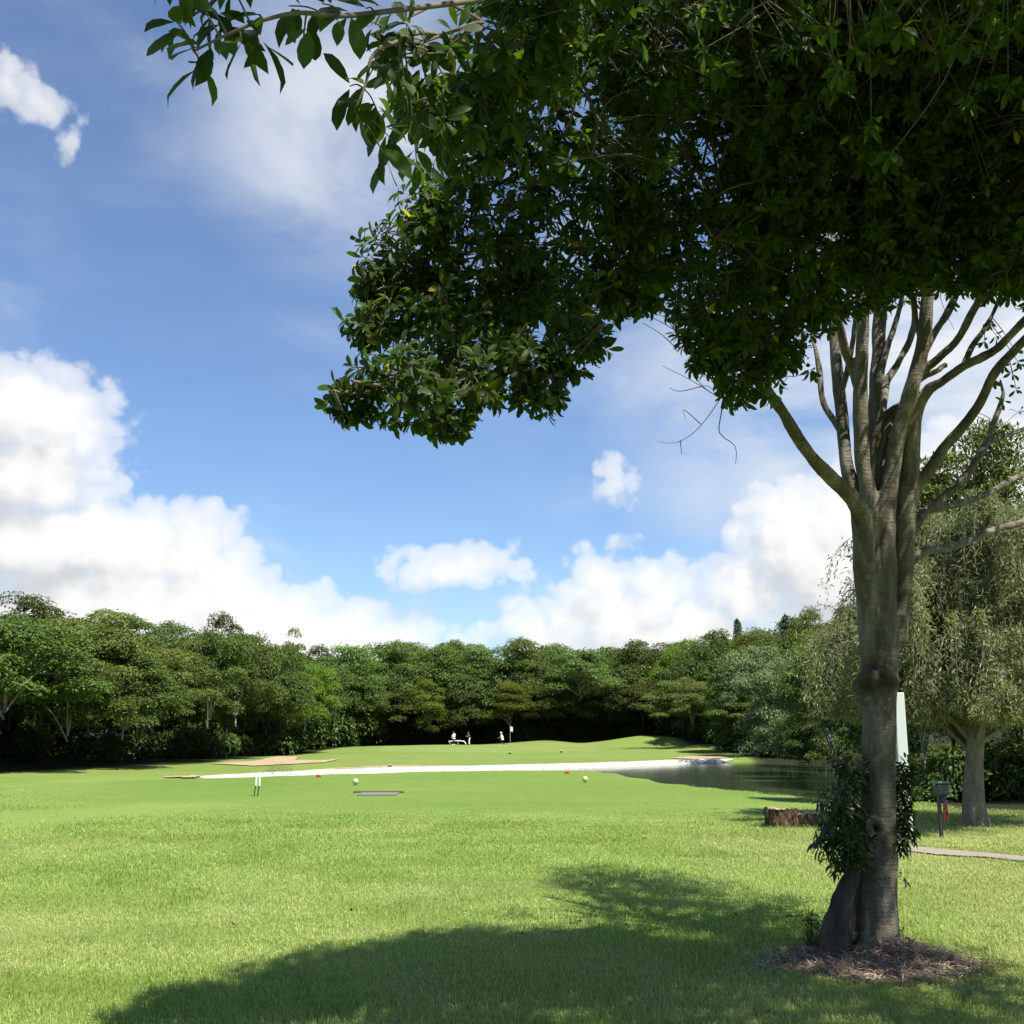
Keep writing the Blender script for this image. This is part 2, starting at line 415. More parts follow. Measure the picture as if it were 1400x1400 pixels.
_rows = ((.13, .07, .012), (.36, .165, .04), (.62, .205, .03), (.85, .15, .0))
LEAF = np.array([[0, 0, 0]] + [[t_, s_ * w_, h_ if s_ else -.012 * k_] for k_, (t_, w_, h_) in enumerate(_rows) for s_ in (1, 0, -1)] + [[1, 0, -.13]])
LEAFT = np.array([[0, 2, 1], [0, 3, 2], [10, 11, 13], [11, 12, 13]]); LEAFQ = np.array([[a_ + b_, a_ + b_ + 1, a_ + b_ + 4, a_ + b_ + 3] for a_ in (1, 4, 7) for b_ in (0, 1)])
def leaves(p, X, N, L, narrow=1.0):
    X, Y, Z = frames(X, N); L = np.asarray(L)[:, None, None]
    curl = rng.uniform(.2, 2.0, (len(p), 1, 1)); wv = narrow * rng.uniform(.8, 1.15, (len(p), 1, 1))
    q = LEAF[None]
    V = p[:, None] + L * (q[:, :, 0:1] * X[:, None] + wv * q[:, :, 1:2] * Y[:, None] + curl * (q[:, :, 2:3] - .12 * q[:, :, 0:1] ** 2) * Z[:, None])
    o = np.arange(len(p))[:, None, None] * 14
    return V.reshape(-1, 3), [(o + LEAFQ[None]).reshape(-1, 4), (o + LEAFT[None]).reshape(-1, 3)]

def sph(n, r=None):
    return unit((r or rng).normal(size=(n, 3)))

def clumps(cen, rad, n, flat, L, r, up=.5, droop=.2, ragged=.35, narrow=.26):
    """Leaf-sized faces on the upper shell of many flattened clumps."""
    k = np.repeat(np.arange(len(cen)), n); m = len(k)
    d = sph(m, r); d[:, 2] = np.where(d[:, 2] < -.25, -d[:, 2] * .8, d[:, 2])
    rr = rad[k] * (1 - ragged * r.random(m) ** 1.3 + .12 * r.random(m))
    p = cen[k] + d * rr[:, None] * np.array([1, 1, 1]) * np.stack([np.ones(m), np.ones(m), flat[k] if np.ndim(flat) else np.full(m, flat)], -1)
    N = unit(d * .7 + np.array([0, 0, up]) + sph(m, r) * .55)
    X = unit(np.cross(N, sph(m, r)) + d * .35 - np.array([0, 0, droop]))
    l = L * r.uniform(.65, 1.3, m)
    return kites(p, X, N, l, l * narrow)

# ------------------------------------------------------------------ the wood's trees: one of each kind, 10 units high
BARK_GREY = barkmat('bark_grey', (.12, .105, .085), (.24, .215, .18), (.36, .33, .28), 4)
BARK_RED = barkmat('bark_red', (.12, .085, .065), (.26, .19, .15), (.38, .30, .24), 5)
BARK_DARK = barkmat('bark_dark', (.03, .026, .02), (.07, .06, .048), (.12, .105, .085), 5)
L_OAK = leafmat('foliage_oak', (.054, .084, .022), (.094, .132, .033), .28, .55, .2)
L_DARK = leafmat('foliage_evergreen', (.042, .068, .016), (.076, .108, .025), .2, .55, .2)
L_LIGHT = leafmat('foliage_light', (.085, .118, .034), (.13, .168, .050), .35, .55, .2)
L_YEL = leafmat('foliage_yellow_green', (.082, .125, .018), (.14, .19, .028), .35, .55, .2)
L_GREY = leafmat('foliage_grey_green', (.085, .115, .05), (.14, .17, .085), .3)
L_PINE = leafmat('needles_pine', (.062, .10, .024), (.108, .155, .038), .22, .6, .15)
L_CEDAR = leafmat('needles_cedar', (.02, .045, .016), (.036, .068, .022), .12)

def trunk_acc(base, lean, H, r0, limbs, r, n=9):
    a = Acc()
    z = np.linspace(-.25, H, 7); wob = np.cumsum(r.normal(0, .06, (7, 2)), 0); wob[:2] = 0
    pts = np.c_[base[0] + lean[0] * (z / H) ** 1.3 + wob[:, 0], base[1] + lean[1] * (z / H) ** 1.3 + wob[:, 1], z]
    rad = r0 * np.array([1.45, 1.0, .88, .75, .58, .38, .14])
    q, rr = spline(pts, rad, 3); a.add(*tube(q, rr, n))
    for (s, e, rl) in limbs:
        p0 = q[int(s * (len(q) - 1))]; e = np.asarray(e, float)
        mid = (p0 + e) / 2 + np.array([0, 0, .06 * H]) * (1 if e[2] > p0[2] else .3) + r.normal(0, .12, 3)
        qq, rq = spline([p0, mid, e], [rl, rl * .7, rl * .25], 3); V_, F_ = tube(qq, rq, 6)
        j0 = int(s * (len(q) - 1)) * n + r.integers(n); off = a.n
        a.add(V_[:-2], F_[0]); a.F.append(np.stack([np.full(6, j0), off + (np.arange(6) + 1) % 6, off + np.arange(6)], -1)); a.M.append(np.zeros(6))
    return a

def broad(seed, rx=3.9, zc=6.2, rz=3.7, nc=85, n=210, L=.26, flat=.62, droop=.2, low=.45, rc=(.75, 1.35), lobes=7):
    r = np.random.default_rng(seed)
    # an uneven body: several big lobes, each carrying clumps
    lb = sph(lobes, r) * np.array([rx * .55, rx * .55, rz * .5]); lb[0] = (0, 0, rz * .45); lr = r.uniform(.5, .72, lobes)
    cen = []
    while len(cen) < nc:
        k = r.integers(lobes); d = sph(1, r)[0]
        if d[2] < -.55: continue
        c = lb[k] + d * np.array([rx, rx, rz]) * lr[k] * r.uniform(.8, 1.05)
        if c[2] < -rz * (1 - low * .3) : continue
        cen.append(c)
    cen = np.array(cen) + np.array([0, 0, zc]); rad = r.uniform(*rc, nc)
    V, F = clumps(cen, rad, n, r.uniform(flat * .8, flat * 1.2, nc), L, r, droop=droop)
    k = r.choice(nc, 11, False)
    limbs = [(r.uniform(.3, .75), cen[j] * .85 + np.array([0, 0, zc * .12]), r.uniform(.06, .13)) for j in k]
    return (V, F), trunk_acc((0, 0), r.normal(0, .4, 2), 8.2, .33, limbs, r).data()

def pine(seed, trunks=1, n=230, L=.24, top=3.0, z0=5.2, nc=42):
    r = np.random.default_rng(seed); cen = []
    for k in range(nc):
        z = z0 + (9.7 - z0) * (k + .5) / nc; w = top * (1.05 - .72 * ((z - z0) / (9.7 - z0)) ** 1.6)
        a = r.uniform(0, 2 * PI); rr = w * math.sqrt(r.random()) * (1 if r.random() < .75 else .6)
        cen.append((rr * math.cos(a), rr * math.sin(a), z + r.normal(0, .12)))
    cen = np.array(cen); rad = r.uniform(.55, 1.15, nc)
    V, F = clumps(cen, rad * 1.08, n, .62, L, r, up=.7, droop=-.3, ragged=.6, narrow=.16)
    out = []
    for k in range(trunks):
        b = (0, 0) if trunks == 1 else ((-.35, 0), (.4, .1))[k]
        limbs = [(np.clip((c[2] - .6) / 9.0, .3, .95), c, .07) for c in cen[k::trunks][::2]]
        out.append(trunk_acc(b, (r.normal(0, .3) + (k - .5) * (trunks - 1) * .9, r.normal(0, .3)), 9.3, .23, limbs, r).data())
    return (V, F), *out

def conifer(seed, n=120, L=.26, w=2.3):
    r = np.random.default_rng(seed); cen, rad = [], []
    for k in range(70):
        u = (k + .5) / 70; z = 1.2 + 8.4 * u; ww = w * (1 - u) ** .75
        a = k * 2.4 + r.normal(0, .3); rr = ww * r.uniform(.55, 1)
        cen.append((rr * math.cos(a), rr * math.sin(a), z - .15 * rr)); rad.append(.3 + .55 * (1 - u) * r.uniform(.7, 1.2))
    cen, rad = np.array(cen), np.array(rad)
    V, F = clumps(cen, rad, n, .7, L, r, up=.5, droop=.1, ragged=.5, narrow=.17)
    return (V, F), trunk_acc((0, 0), (0, 0), 9.6, .2, [(z / 9.6, c, .04) for c, z in zip(cen[::4], cen[::4, 2])], r).data()

def bush(seed, nc=16, n=150, L=.2, rx=1.5, rz=1.2):
    r = np.random.default_rng(seed)
    d = sph(nc, r); d[:, 2] = abs(d[:, 2]); cen = d * np.array([rx, rx, rz]) * r.uniform(.4, .9, (nc, 1)) + (0, 0, .2)
    return clumps(cen, r.uniform(.5, .8, nc), n, .8, L, r)

PROTO = {}
def proto(kind, data, leaf, bark, W, H=10.0):
    (cv, cf), (tv, tf) = data[:2]; extra = [mesh(kind + '_trunk', a_, b_, bark, True) for a_, b_ in data[2:]]
    PROTO.setdefault(kind, []).append((mesh(kind + '_crown', cv, [cf], leaf, False), mesh(kind + '_trunk', tv, tf, bark, True), W, H, (cv, cf), (tv, tf), extra))
for s in (1, 2, 3): proto('oak', broad(s, 3.9, 6.5, 3.3, 95, 230, .24, .72, .2, .1), L_OAK, BARK_GREY, 8.6)
for s in (4, 5): proto('evergreen', broad(s, 3.6, 5.9, 3.9, 105, 220, .22, .75), L_DARK, BARK_DARK, 8.0)
for s in (6, 7): proto('light', broad(s, 4.2, 6.5, 3.2, 110, 240, .2, .66, .35, .1, (.6, 1.15), 9), L_LIGHT, BARK_GREY, 9.0)
for s in (8, 9): proto('yellow', broad(s, 3.7, 5.4, 4.2, 105, 240, .2, .75, .3), L_YEL, BARK_GREY, 8.2)
for s in (10, 12): proto('grey', broad(s, 4.3, 5.2, 4.3, 120, 220, .2, .75, .6, .9, (.6, 1.2), 8), L_GREY, BARK_GREY, 9.4)
for s in (13, 14, 15): proto('pine', pine(s, z0=3.4, nc=60), L_PINE, BARK_RED, 7.0)
proto('twin_pine', pine(16, 2, z0=4.6, top=3.4, nc=58), L_PINE, BARK_RED, 7.4)
proto('tall_pine', pine(19, 1, z0=5.2, top=3.0, nc=46), L_PINE, BARK_RED, 6.4)
for s in (17, 18): proto('cedar', conifer(s), L_CEDAR, BARK_DARK, 4.4)
proto('spire', broad(20, 2.0, 5.4, 4.6, 80, 150, .22, .8, -.3, .6, (.5, .9), 9), L_YEL, BARK_GREY, 4.8)

NAMES = {'oak': ('broadleaf_tree', 'tree'), 'evergreen': ('evergreen_tree', 'tree'), 'light': ('broadleaf_tree', 'tree'), 'yellow': ('broadleaf_tree', 'tree'),
         'grey': ('grey_leaved_tree', 'tree'), 'pine': ('pine_tree', 'pine tree'), 'twin_pine': ('pine_tree', 'pine tree'), 'tall_pine': ('pine_tree', 'pine tree'), 'cedar': ('conifer_tree', 'conifer'), 'spire': ('broadleaf_tree', 'tree')}
count = {}
def tree(kind, px, y, top, wpx, label, group=None, pick=None, turn=None, sink=0.0):
    k = count.get(kind, 0); count[kind] = k + 1
    ps = PROTO[kind]; cm, tm, W, H, *_ = ps[(k if pick is None else pick) % len(ps)]
    b = P(px, 1000, y); z = hz(b[0], y) - sink
    sz = (P(px, top, y)[2] - z) / H; sx = M(wpx, px, 950, y) / W
    nm, cat = NAMES[kind]
    e = link(nm, None, None, label=label, category=cat, group=group)
    e.location = (b[0], y, z); e.rotation_euler = (0, 0, rng.uniform(0, 6.28) if turn is None else turn); e.scale = (sx, sx, sz)
    link('crown', cm, e); link('trunk', tm, e)
    for m_ in ps[(k if pick is None else pick) % len(ps)][6]: link('trunk', m_, e)
    return e

GL, GC, GR = 'trees of the left wood', 'pines and trees behind the green', 'trees across the pond'
# the left wood, from the edge of the photograph inwards
tree('oak', 2, 54, 852, 250, 'dark tree with the thick pale trunk at the far left edge of the grass', GL, 0)
tree('evergreen', 28, 70, 828, 170, 'tallest dark evergreen rising at the top left corner of the wood', GL)
tree('light', 112, 66, 842, 240, 'wide pale olive tree, largest crown of the left wood', GL, 0)
tree('oak', 98, 60, 900, 150, 'leaning tree with twisted bare trunk under the wide pale olive crown', GL, 1)
tree('oak', 165, 64, 905, 150, 'low tree whose slanting trunk meets the shaded grass in the left wood', GL, 2)
tree('light', 212, 72, 876, 170, 'pale feathery tree with a reddish tinge beside the tall dark oaks', GL, 1)
tree('evergreen', 232, 84, 852, 110, 'dark round-topped tree standing above the reddish feathery crown', GL)
tree('oak', 286, 78, 866, 125, 'oak with straight pale trunk left of the forked tree by the bunker', GL, 1)
tree('oak', 326, 86, 868, 115, 'tree with a forked trunk just behind the left sand bunker', GL, 0)
tree('evergreen', 300, 96, 852, 100, 'dark flat-topped evergreen peeking over the forked tree', GL)
tree('spire', 394, 104, 858, 62, 'upright bright green tree sticking out above the left wood', GL)
tree('evergreen', 372, 98, 882, 100, 'dense dark tree directly below the upright bright green one', GL)
tree('yellow', 415, 112, 905, 90, 'small fresh green tree at the end of the left wood by the twin pine', GL, 0)
tree('oak', 140, 76, 852, 150, 'rounded tree crown seen behind the wide pale olive tree', GL, 2)
tree('oak', 60, 72, 842, 150, 'dark oak crown between the corner evergreen and the pale olive tree', GL, 1)
# behind the green
tree('twin_pine', 470, 150, 884, 130, 'pine with two bare pale trunks left of the green', GC)
tree('evergreen', 435, 160, 892, 90, 'dark tree filling the gap left of the two-trunked pine', GC)
tree('pine', 540, 156, 878, 120, 'flat-layered pine right of the two-trunked pine', GC)
tree('evergreen', 525, 153, 925, 90, 'low dark bushy tree under the flat-layered pine', GC)
tree('pine', 600, 158, 886, 110, 'broad pine above the golfer in the white shirt by the rail', GC)
tree('yellow', 585, 154, 935, 80, 'low fresh green tree left of the golfers', GC, 1)
tree('pine', 655, 160, 884, 110, 'pine above the golfer in dark shirt, its top level with its neighbours', GC)
tree('evergreen', 640, 155, 930, 85, 'low dark tree straight behind the golfer in dark shirt', GC)
tree('pine', 712, 157, 874, 120, 'tall pine rising straight over the flag', GC)
tree('yellow', 700, 154, 930, 85, 'bushy fresh green tree right behind the flag', GC, 0)
tree('evergreen', 752, 155, 925, 90, 'leafy tree reaching to the ground left of the single tall trunk', GC)
tree('pine', 770, 162, 884, 100, 'pine crown behind and left of the single tall trunk', GC)
tree('tall_pine', 795, 152, 890, 110, 'pine with one tall bare trunk right of the green', GC)
tree('evergreen', 835, 156, 925, 90, 'dark tree beside the tall bare pine trunk, nearer the mounds', GC)
tree('evergreen', 885, 158, 874, 120, 'dark olive dome-shaped crown on the skyline over the mounds', GC)
tree('pine', 838, 164, 890, 100, 'pine crown between the tall bare trunk and the dark dome', GC)
tree('yellow', 935, 152, 882, 100, 'yellow-green round tree right of the dark dome on the skyline', GC, 1)
tree('oak', 905, 149, 930, 95, 'low tree on the wood edge over the grass mounds', GC, 0)
tree('pine', 565, 165, 880, 90, 'pine top just behind the flat-layered pine', GC)
tree('pine', 625, 167, 880, 90, 'pointed pine top in the skyline between two broad pines', GC)
# right, around the pond
tree('light', 945, 124, 930, 120, 'pale low tree over the right-hand bunker', GR, 0)
tree('evergreen', 985, 140, 872, 110, 'dark tree on the rising skyline right of the yellow-green tree', GR)
tree('cedar', 1014, 150, 843, 44, 'small pointed conifer alone on the right skyline', GR)
tree('yellow', 1030, 142, 862, 100, 'bright green crown under the small pointed conifer', GR, 0)
tree('cedar', 1082, 142, 838, 52, 'pointed conifer between bright green crowns on the hill', GR)
tree('yellow', 1115, 138, 842, 90, 'bright green crown touching the big trunk on the hill', GR, 1)
tree('oak', 1050, 120, 880, 110, 'green tree behind the grey drooping tree at the pond', GR, 2)
tree('grey', 1062, 90, 868, 165, 'large grey-green drooping tree at the far corner of the pond', GR)
tree('light', 1003, 112, 935, 110, 'pale round tree at the far end of the pond by the bunker', GR, 1)
tree('light', 1140, 70, 858, 150, 'pale green round tree overhanging the water beside the big trunk', GR, 1)
tree('evergreen', 1105, 84, 960, 90, 'low dark tree with branches hanging over the water', GR)
tree('oak', 1175, 62, 850, 130, 'tree hidden half behind the big trunk beyond the pond', GR, 1)
tree('pine', 1312, 52, 630, 250, 'shorter pine on the right skyline next to the tallest one', 'pines behind the weeping tree', 0)
tree('pine', 1405, 46, 588, 230, 'tallest pine at the upper right edge of the photograph', 'pines behind the weeping tree', 1)
tree('pine', 1262, 58, 655, 200, 'small pine top just right of the forking trunk', 'pines behind the weeping tree', 2)
tree('oak', 1256, 31, 850, 130, 'dark trunked tree behind the white sign board', 'trees by the path', 1)
tree('evergreen', 1400, 27, 880, 180, 'black-green evergreen right of the weeping tree trunk', 'trees by the path')
tree('evergreen', 1300, 36, 830, 150, 'dark evergreen filling the space behind the weeping tree', 'trees by the path')

# the depth of the wood behind them reads as one mass
A = Acc(); LV = []
def fill(kind, px, y, top, wpx, k):
    ps = PROTO[kind]; p = ps[k % len(ps)]; b = P(px, 1000, y); z = hz(b[0], y)
    sz = (P(px, top, y)[2] - z) / p[3]; sx = M(wpx, px, 950, y) / p[2]; a = rng.uniform(0, 6.28)
    R = np.array([[math.cos(a), math.sin(a), 0], [-math.sin(a), math.cos(a), 0], [0, 0, 1]])
    cv, cf = p[4]; keep = rng.random(len(cf)) < .5; q = cf[keep]
    W_ = cv.reshape(-1, 4, 3)[keep]; W_ = W_.mean(1, keepdims=True) + (W_ - W_.mean(1, keepdims=True)) * 1.35
    tr = lambda v: (v * np.array([sx, sx, sz])) @ R + np.array([b[0], y, z])
    A.add(tr(W_.reshape(-1, 3)), np.arange(len(q) * 4).reshape(-1, 4), 0)
    A.add(tr(p[5][0]), p[5][1], 1)
k = 0
for px, y, top in [(-330, 60, 800), (-210, 58, 805), (-90, 62, 812), (-20, 90, 836), (70, 92, 850), (150, 95, 860), (220, 104, 862), (280, 115, 872), (340, 118, 880), (390, 128, 890), (-150, 85, 815), (-60, 75, 842), (30, 78, 858), (190, 84, 880), (255, 92, 885), (350, 112, 905),
                   (420, 172, 896), (470, 176, 894), (520, 172, 890), (570, 178, 888), (620, 176, 888), (670, 178, 888), (725, 174, 884), (780, 178, 888), (830, 178, 893), (880, 174, 884), (930, 172, 886), (975, 165, 880), (1010, 162, 872), (1050, 160, 860), (1090, 158, 855), (1135, 155, 850),
                   (500, 168, 905), (560, 166, 915), (610, 165, 915), (660, 166, 915), (740, 166, 910), (815, 168, 910), (865, 165, 910), (960, 150, 900), (1020, 130, 905), (1080, 118, 900), (1130, 110, 890), (1180, 100, 870),
                   (1215, 75, 800), (1270, 62, 760), (1340, 60, 720), (1430, 52, 680), (1500, 48, 640), (1600, 44, 640), (1480, 34, 840), (1350, 44, 690), (1290, 50, 705), (1400, 40, 740), (1560, 30, 800), (1700, 36, 700), (1210, 55, 900)]:
    fill(('evergreen', 'oak', 'evergreen')[k % 3], px, y, top, max(120 * 60 / y, 105), k); k += 1
for px in range(-260, 1200, 27):
    y = float(np.interp(px, [a for a, _ in _wl], [b for _, b in _wl])) + rng.uniform(8, 12)
    c_ = P(px, 1000, y)
    if sdf(pond, c_[0], y) > -4: continue
    fill('evergreen', px, y + (9 if px > 230 else 15), rng.uniform(925, 960), max(70 * 100 / y, 70), k); k += 1  # low dark evergreens added to keep the gaps under the crowns dark
    sky_ = float(np.interp(px, [-260, 0, 110, 230, 330, 420, 700, 900, 1000, 1200], [815, 830, 846, 866, 884, 892, 886, 886, 872, 855])) + rng.uniform(8, 40)
    fill('oak', px + rng.uniform(-10, 10), y - rng.uniform(1, 4), sky_, max(100 * 80 / y, 90), k)  # high-crowned row added to shade the trees behind it
link('woods', A.mesh('woods', [L_DARK, BARK_DARK]), kind='stuff')

# shrubs and saplings on the floor of the wood
A = Acc(); bs = [bush(s) for s in (31, 32, 33)]
for k in range(300):
    px = rng.uniform(-250, 1560); r_ = ray(px, 1000); a = r_[0] / r_[1]
    y = float(wood_edge(np.array([a]), np.array([1.0]))[0]) + rng.uniform(12, 26) ; x = a * y
    if px < 215 and k % 3: continue
    if 1000 < px < 1240 and sdf(pond, np.array([x]), np.array([y]))[0] > -2: continue
    s = rng.uniform(.7, 1.7) * (max(1, y / 85) if px < 1230 else .6); V, F = bs[k % 3]
    A.add(V * s * np.array([1, 1, rng.uniform(.8, 1.6)]) + (x, y, hz(x, y) - .2), F)
for k in range(46):                     # low growth hanging over the right bank of the pond
    u = rng.uniform(0, 4.6); a_, b_ = np.array(right_w[int(u)]), np.array(right_w[int(u) + 1]); q_ = a_ + (b_ - a_) * (u % 1)
    x, y = q_[0] + rng.uniform(.6, 3.5), q_[1] + rng.uniform(-.5, 1.5); s = rng.uniform(.5, 1.1); V, F = bs[k % 3]
    A.add(V * s + (x, y, hz(x, y) - .15), F)
link('undergrowth', A.mesh('undergrowth', [L_DARK]), kind='stuff')

# the weeping tree by the path: hanging strands of narrow leaves
def weeping(name, px, y, lean, H, spread, n_br, label, seed, group):
    r = np.random.default_rng(seed); b = P(px, 1000, y); z0 = hz(b[0], y)
    e = link(name, None, None, label=label, category='tree', group=group); e.location = (b[0], y, z0)
    tk = Acc()
    stem = np.array([(0, 0, -.2), (-.06, 0, .3), (.0, 0, 1.0), (.12, .05, 1.9), (.05, .1, 2.7), (.0 + lean, .1, H * .62), (lean * 1.5, .1, H * .82)])
    q, rr = spline(stem, [.30, .195, .155, .15, .14, .09, .04], 5); tk.add(*tube(q, rr, 14))
    lp, lx, ln, ll = [], [], [], []
    for k in range(n_br):
        az = r.uniform(0, 2 * PI); s = r.uniform(.38, 1.0); p0 = q[int(s * (len(q) - 1))]
        R_ = spread * r.uniform(.35, 1.0) * (1 - .25 * (s > .8)); rise = r.uniform(.15, .75) * H * .3
        tip = p0 + np.array([math.cos(az) * R_, math.sin(az) * R_, rise]); tip[2] = min(tip[2], H * (1.0 - .28 * (R_ / spread) ** 2))
        mid = (p0 + tip) / 2 + np.array([0, 0, .18 * R_])
        bq, br = spline([p0, mid, tip], [.06, .035, .012], 6); tk.add(*tube(bq, br, 5))
        for m in range(26):
            u = r.uniform(.3, 1.0); s0 = bq[int(u * (len(bq) - 1))] + r.normal(0, .1, 3)
            Ls = r.uniform(.5, 1.5) * (H / 6); o = np.array([math.cos(az), math.sin(az), 0]) * r.uniform(.1, .5) + np.r_[r.normal(0, .11 * spread + .02, 2), r.normal(0, .15)]
            st = np.array([s0, s0 + o * .5 + (0, 0, .12), s0 + o * .9 - (0, 0, Ls * .35), s0 + o * 1.05 - (0, 0, Ls)])
            st[:, 2] = np.maximum(st[:, 2], 1.75 + r.uniform(0, .5)); sq, sr = spline(st, [.009, .006, .004, .002], 4); tk.add(*tube(sq, sr, 3, False))
            nl = int(Ls * 85); t = np.sort(r.random(nl)) * (len(sq) - 1); i = np.minimum(t.astype(int), len(sq) - 2)
            pp = sq[i] + (sq[i + 1] - sq[i]) * (t - i)[:, None] + r.normal(0, .06, (nl, 3)); dr = unit(sq[i + 1] - sq[i])
            lp.append(pp); lx.append(dr * .6 + sph(nl, r) * .9 - np.array([0, 0, .25])); ln.append(sph(nl, r) + np.array([0, 0, .5])); ll.append(r.uniform(.075, .14, nl))
    lp, lx, ln, ll = map(np.concatenate, (lp, lx, ln, ll))
    V, F = kites(lp, lx, ln, ll, ll * .11, .06)
    link('crown', mesh('weeping_crown', V, [F], L_WEEP), e)
    link('trunk', tk.mesh('weeping_trunk', [BARK_WEEP], True), e)
    return e
L_WEEP = leafmat('foliage_weeping', (.105, .126, .062), (.212, .228, .128), .32, .5, .3)
BARK_WEEP = barkmat('bark_weeping', (.10, .09, .072), (.20, .18, .145), (.31, .28, .235), 9, .5)
weeping('weeping_tree', 1328, 19.5, .3, 5.75, 2.9, 74, 'weeping tree with thick pale trunk and hanging strands of narrow grey-green leaves by the path', 51, 'weeping trees by the path')
weeping('weeping_tree', 1212, 25, -.3, 4.9, .85, 24, 'second weeping tree, its strands showing left of the big trunk', 52, 'weeping trees by the path')

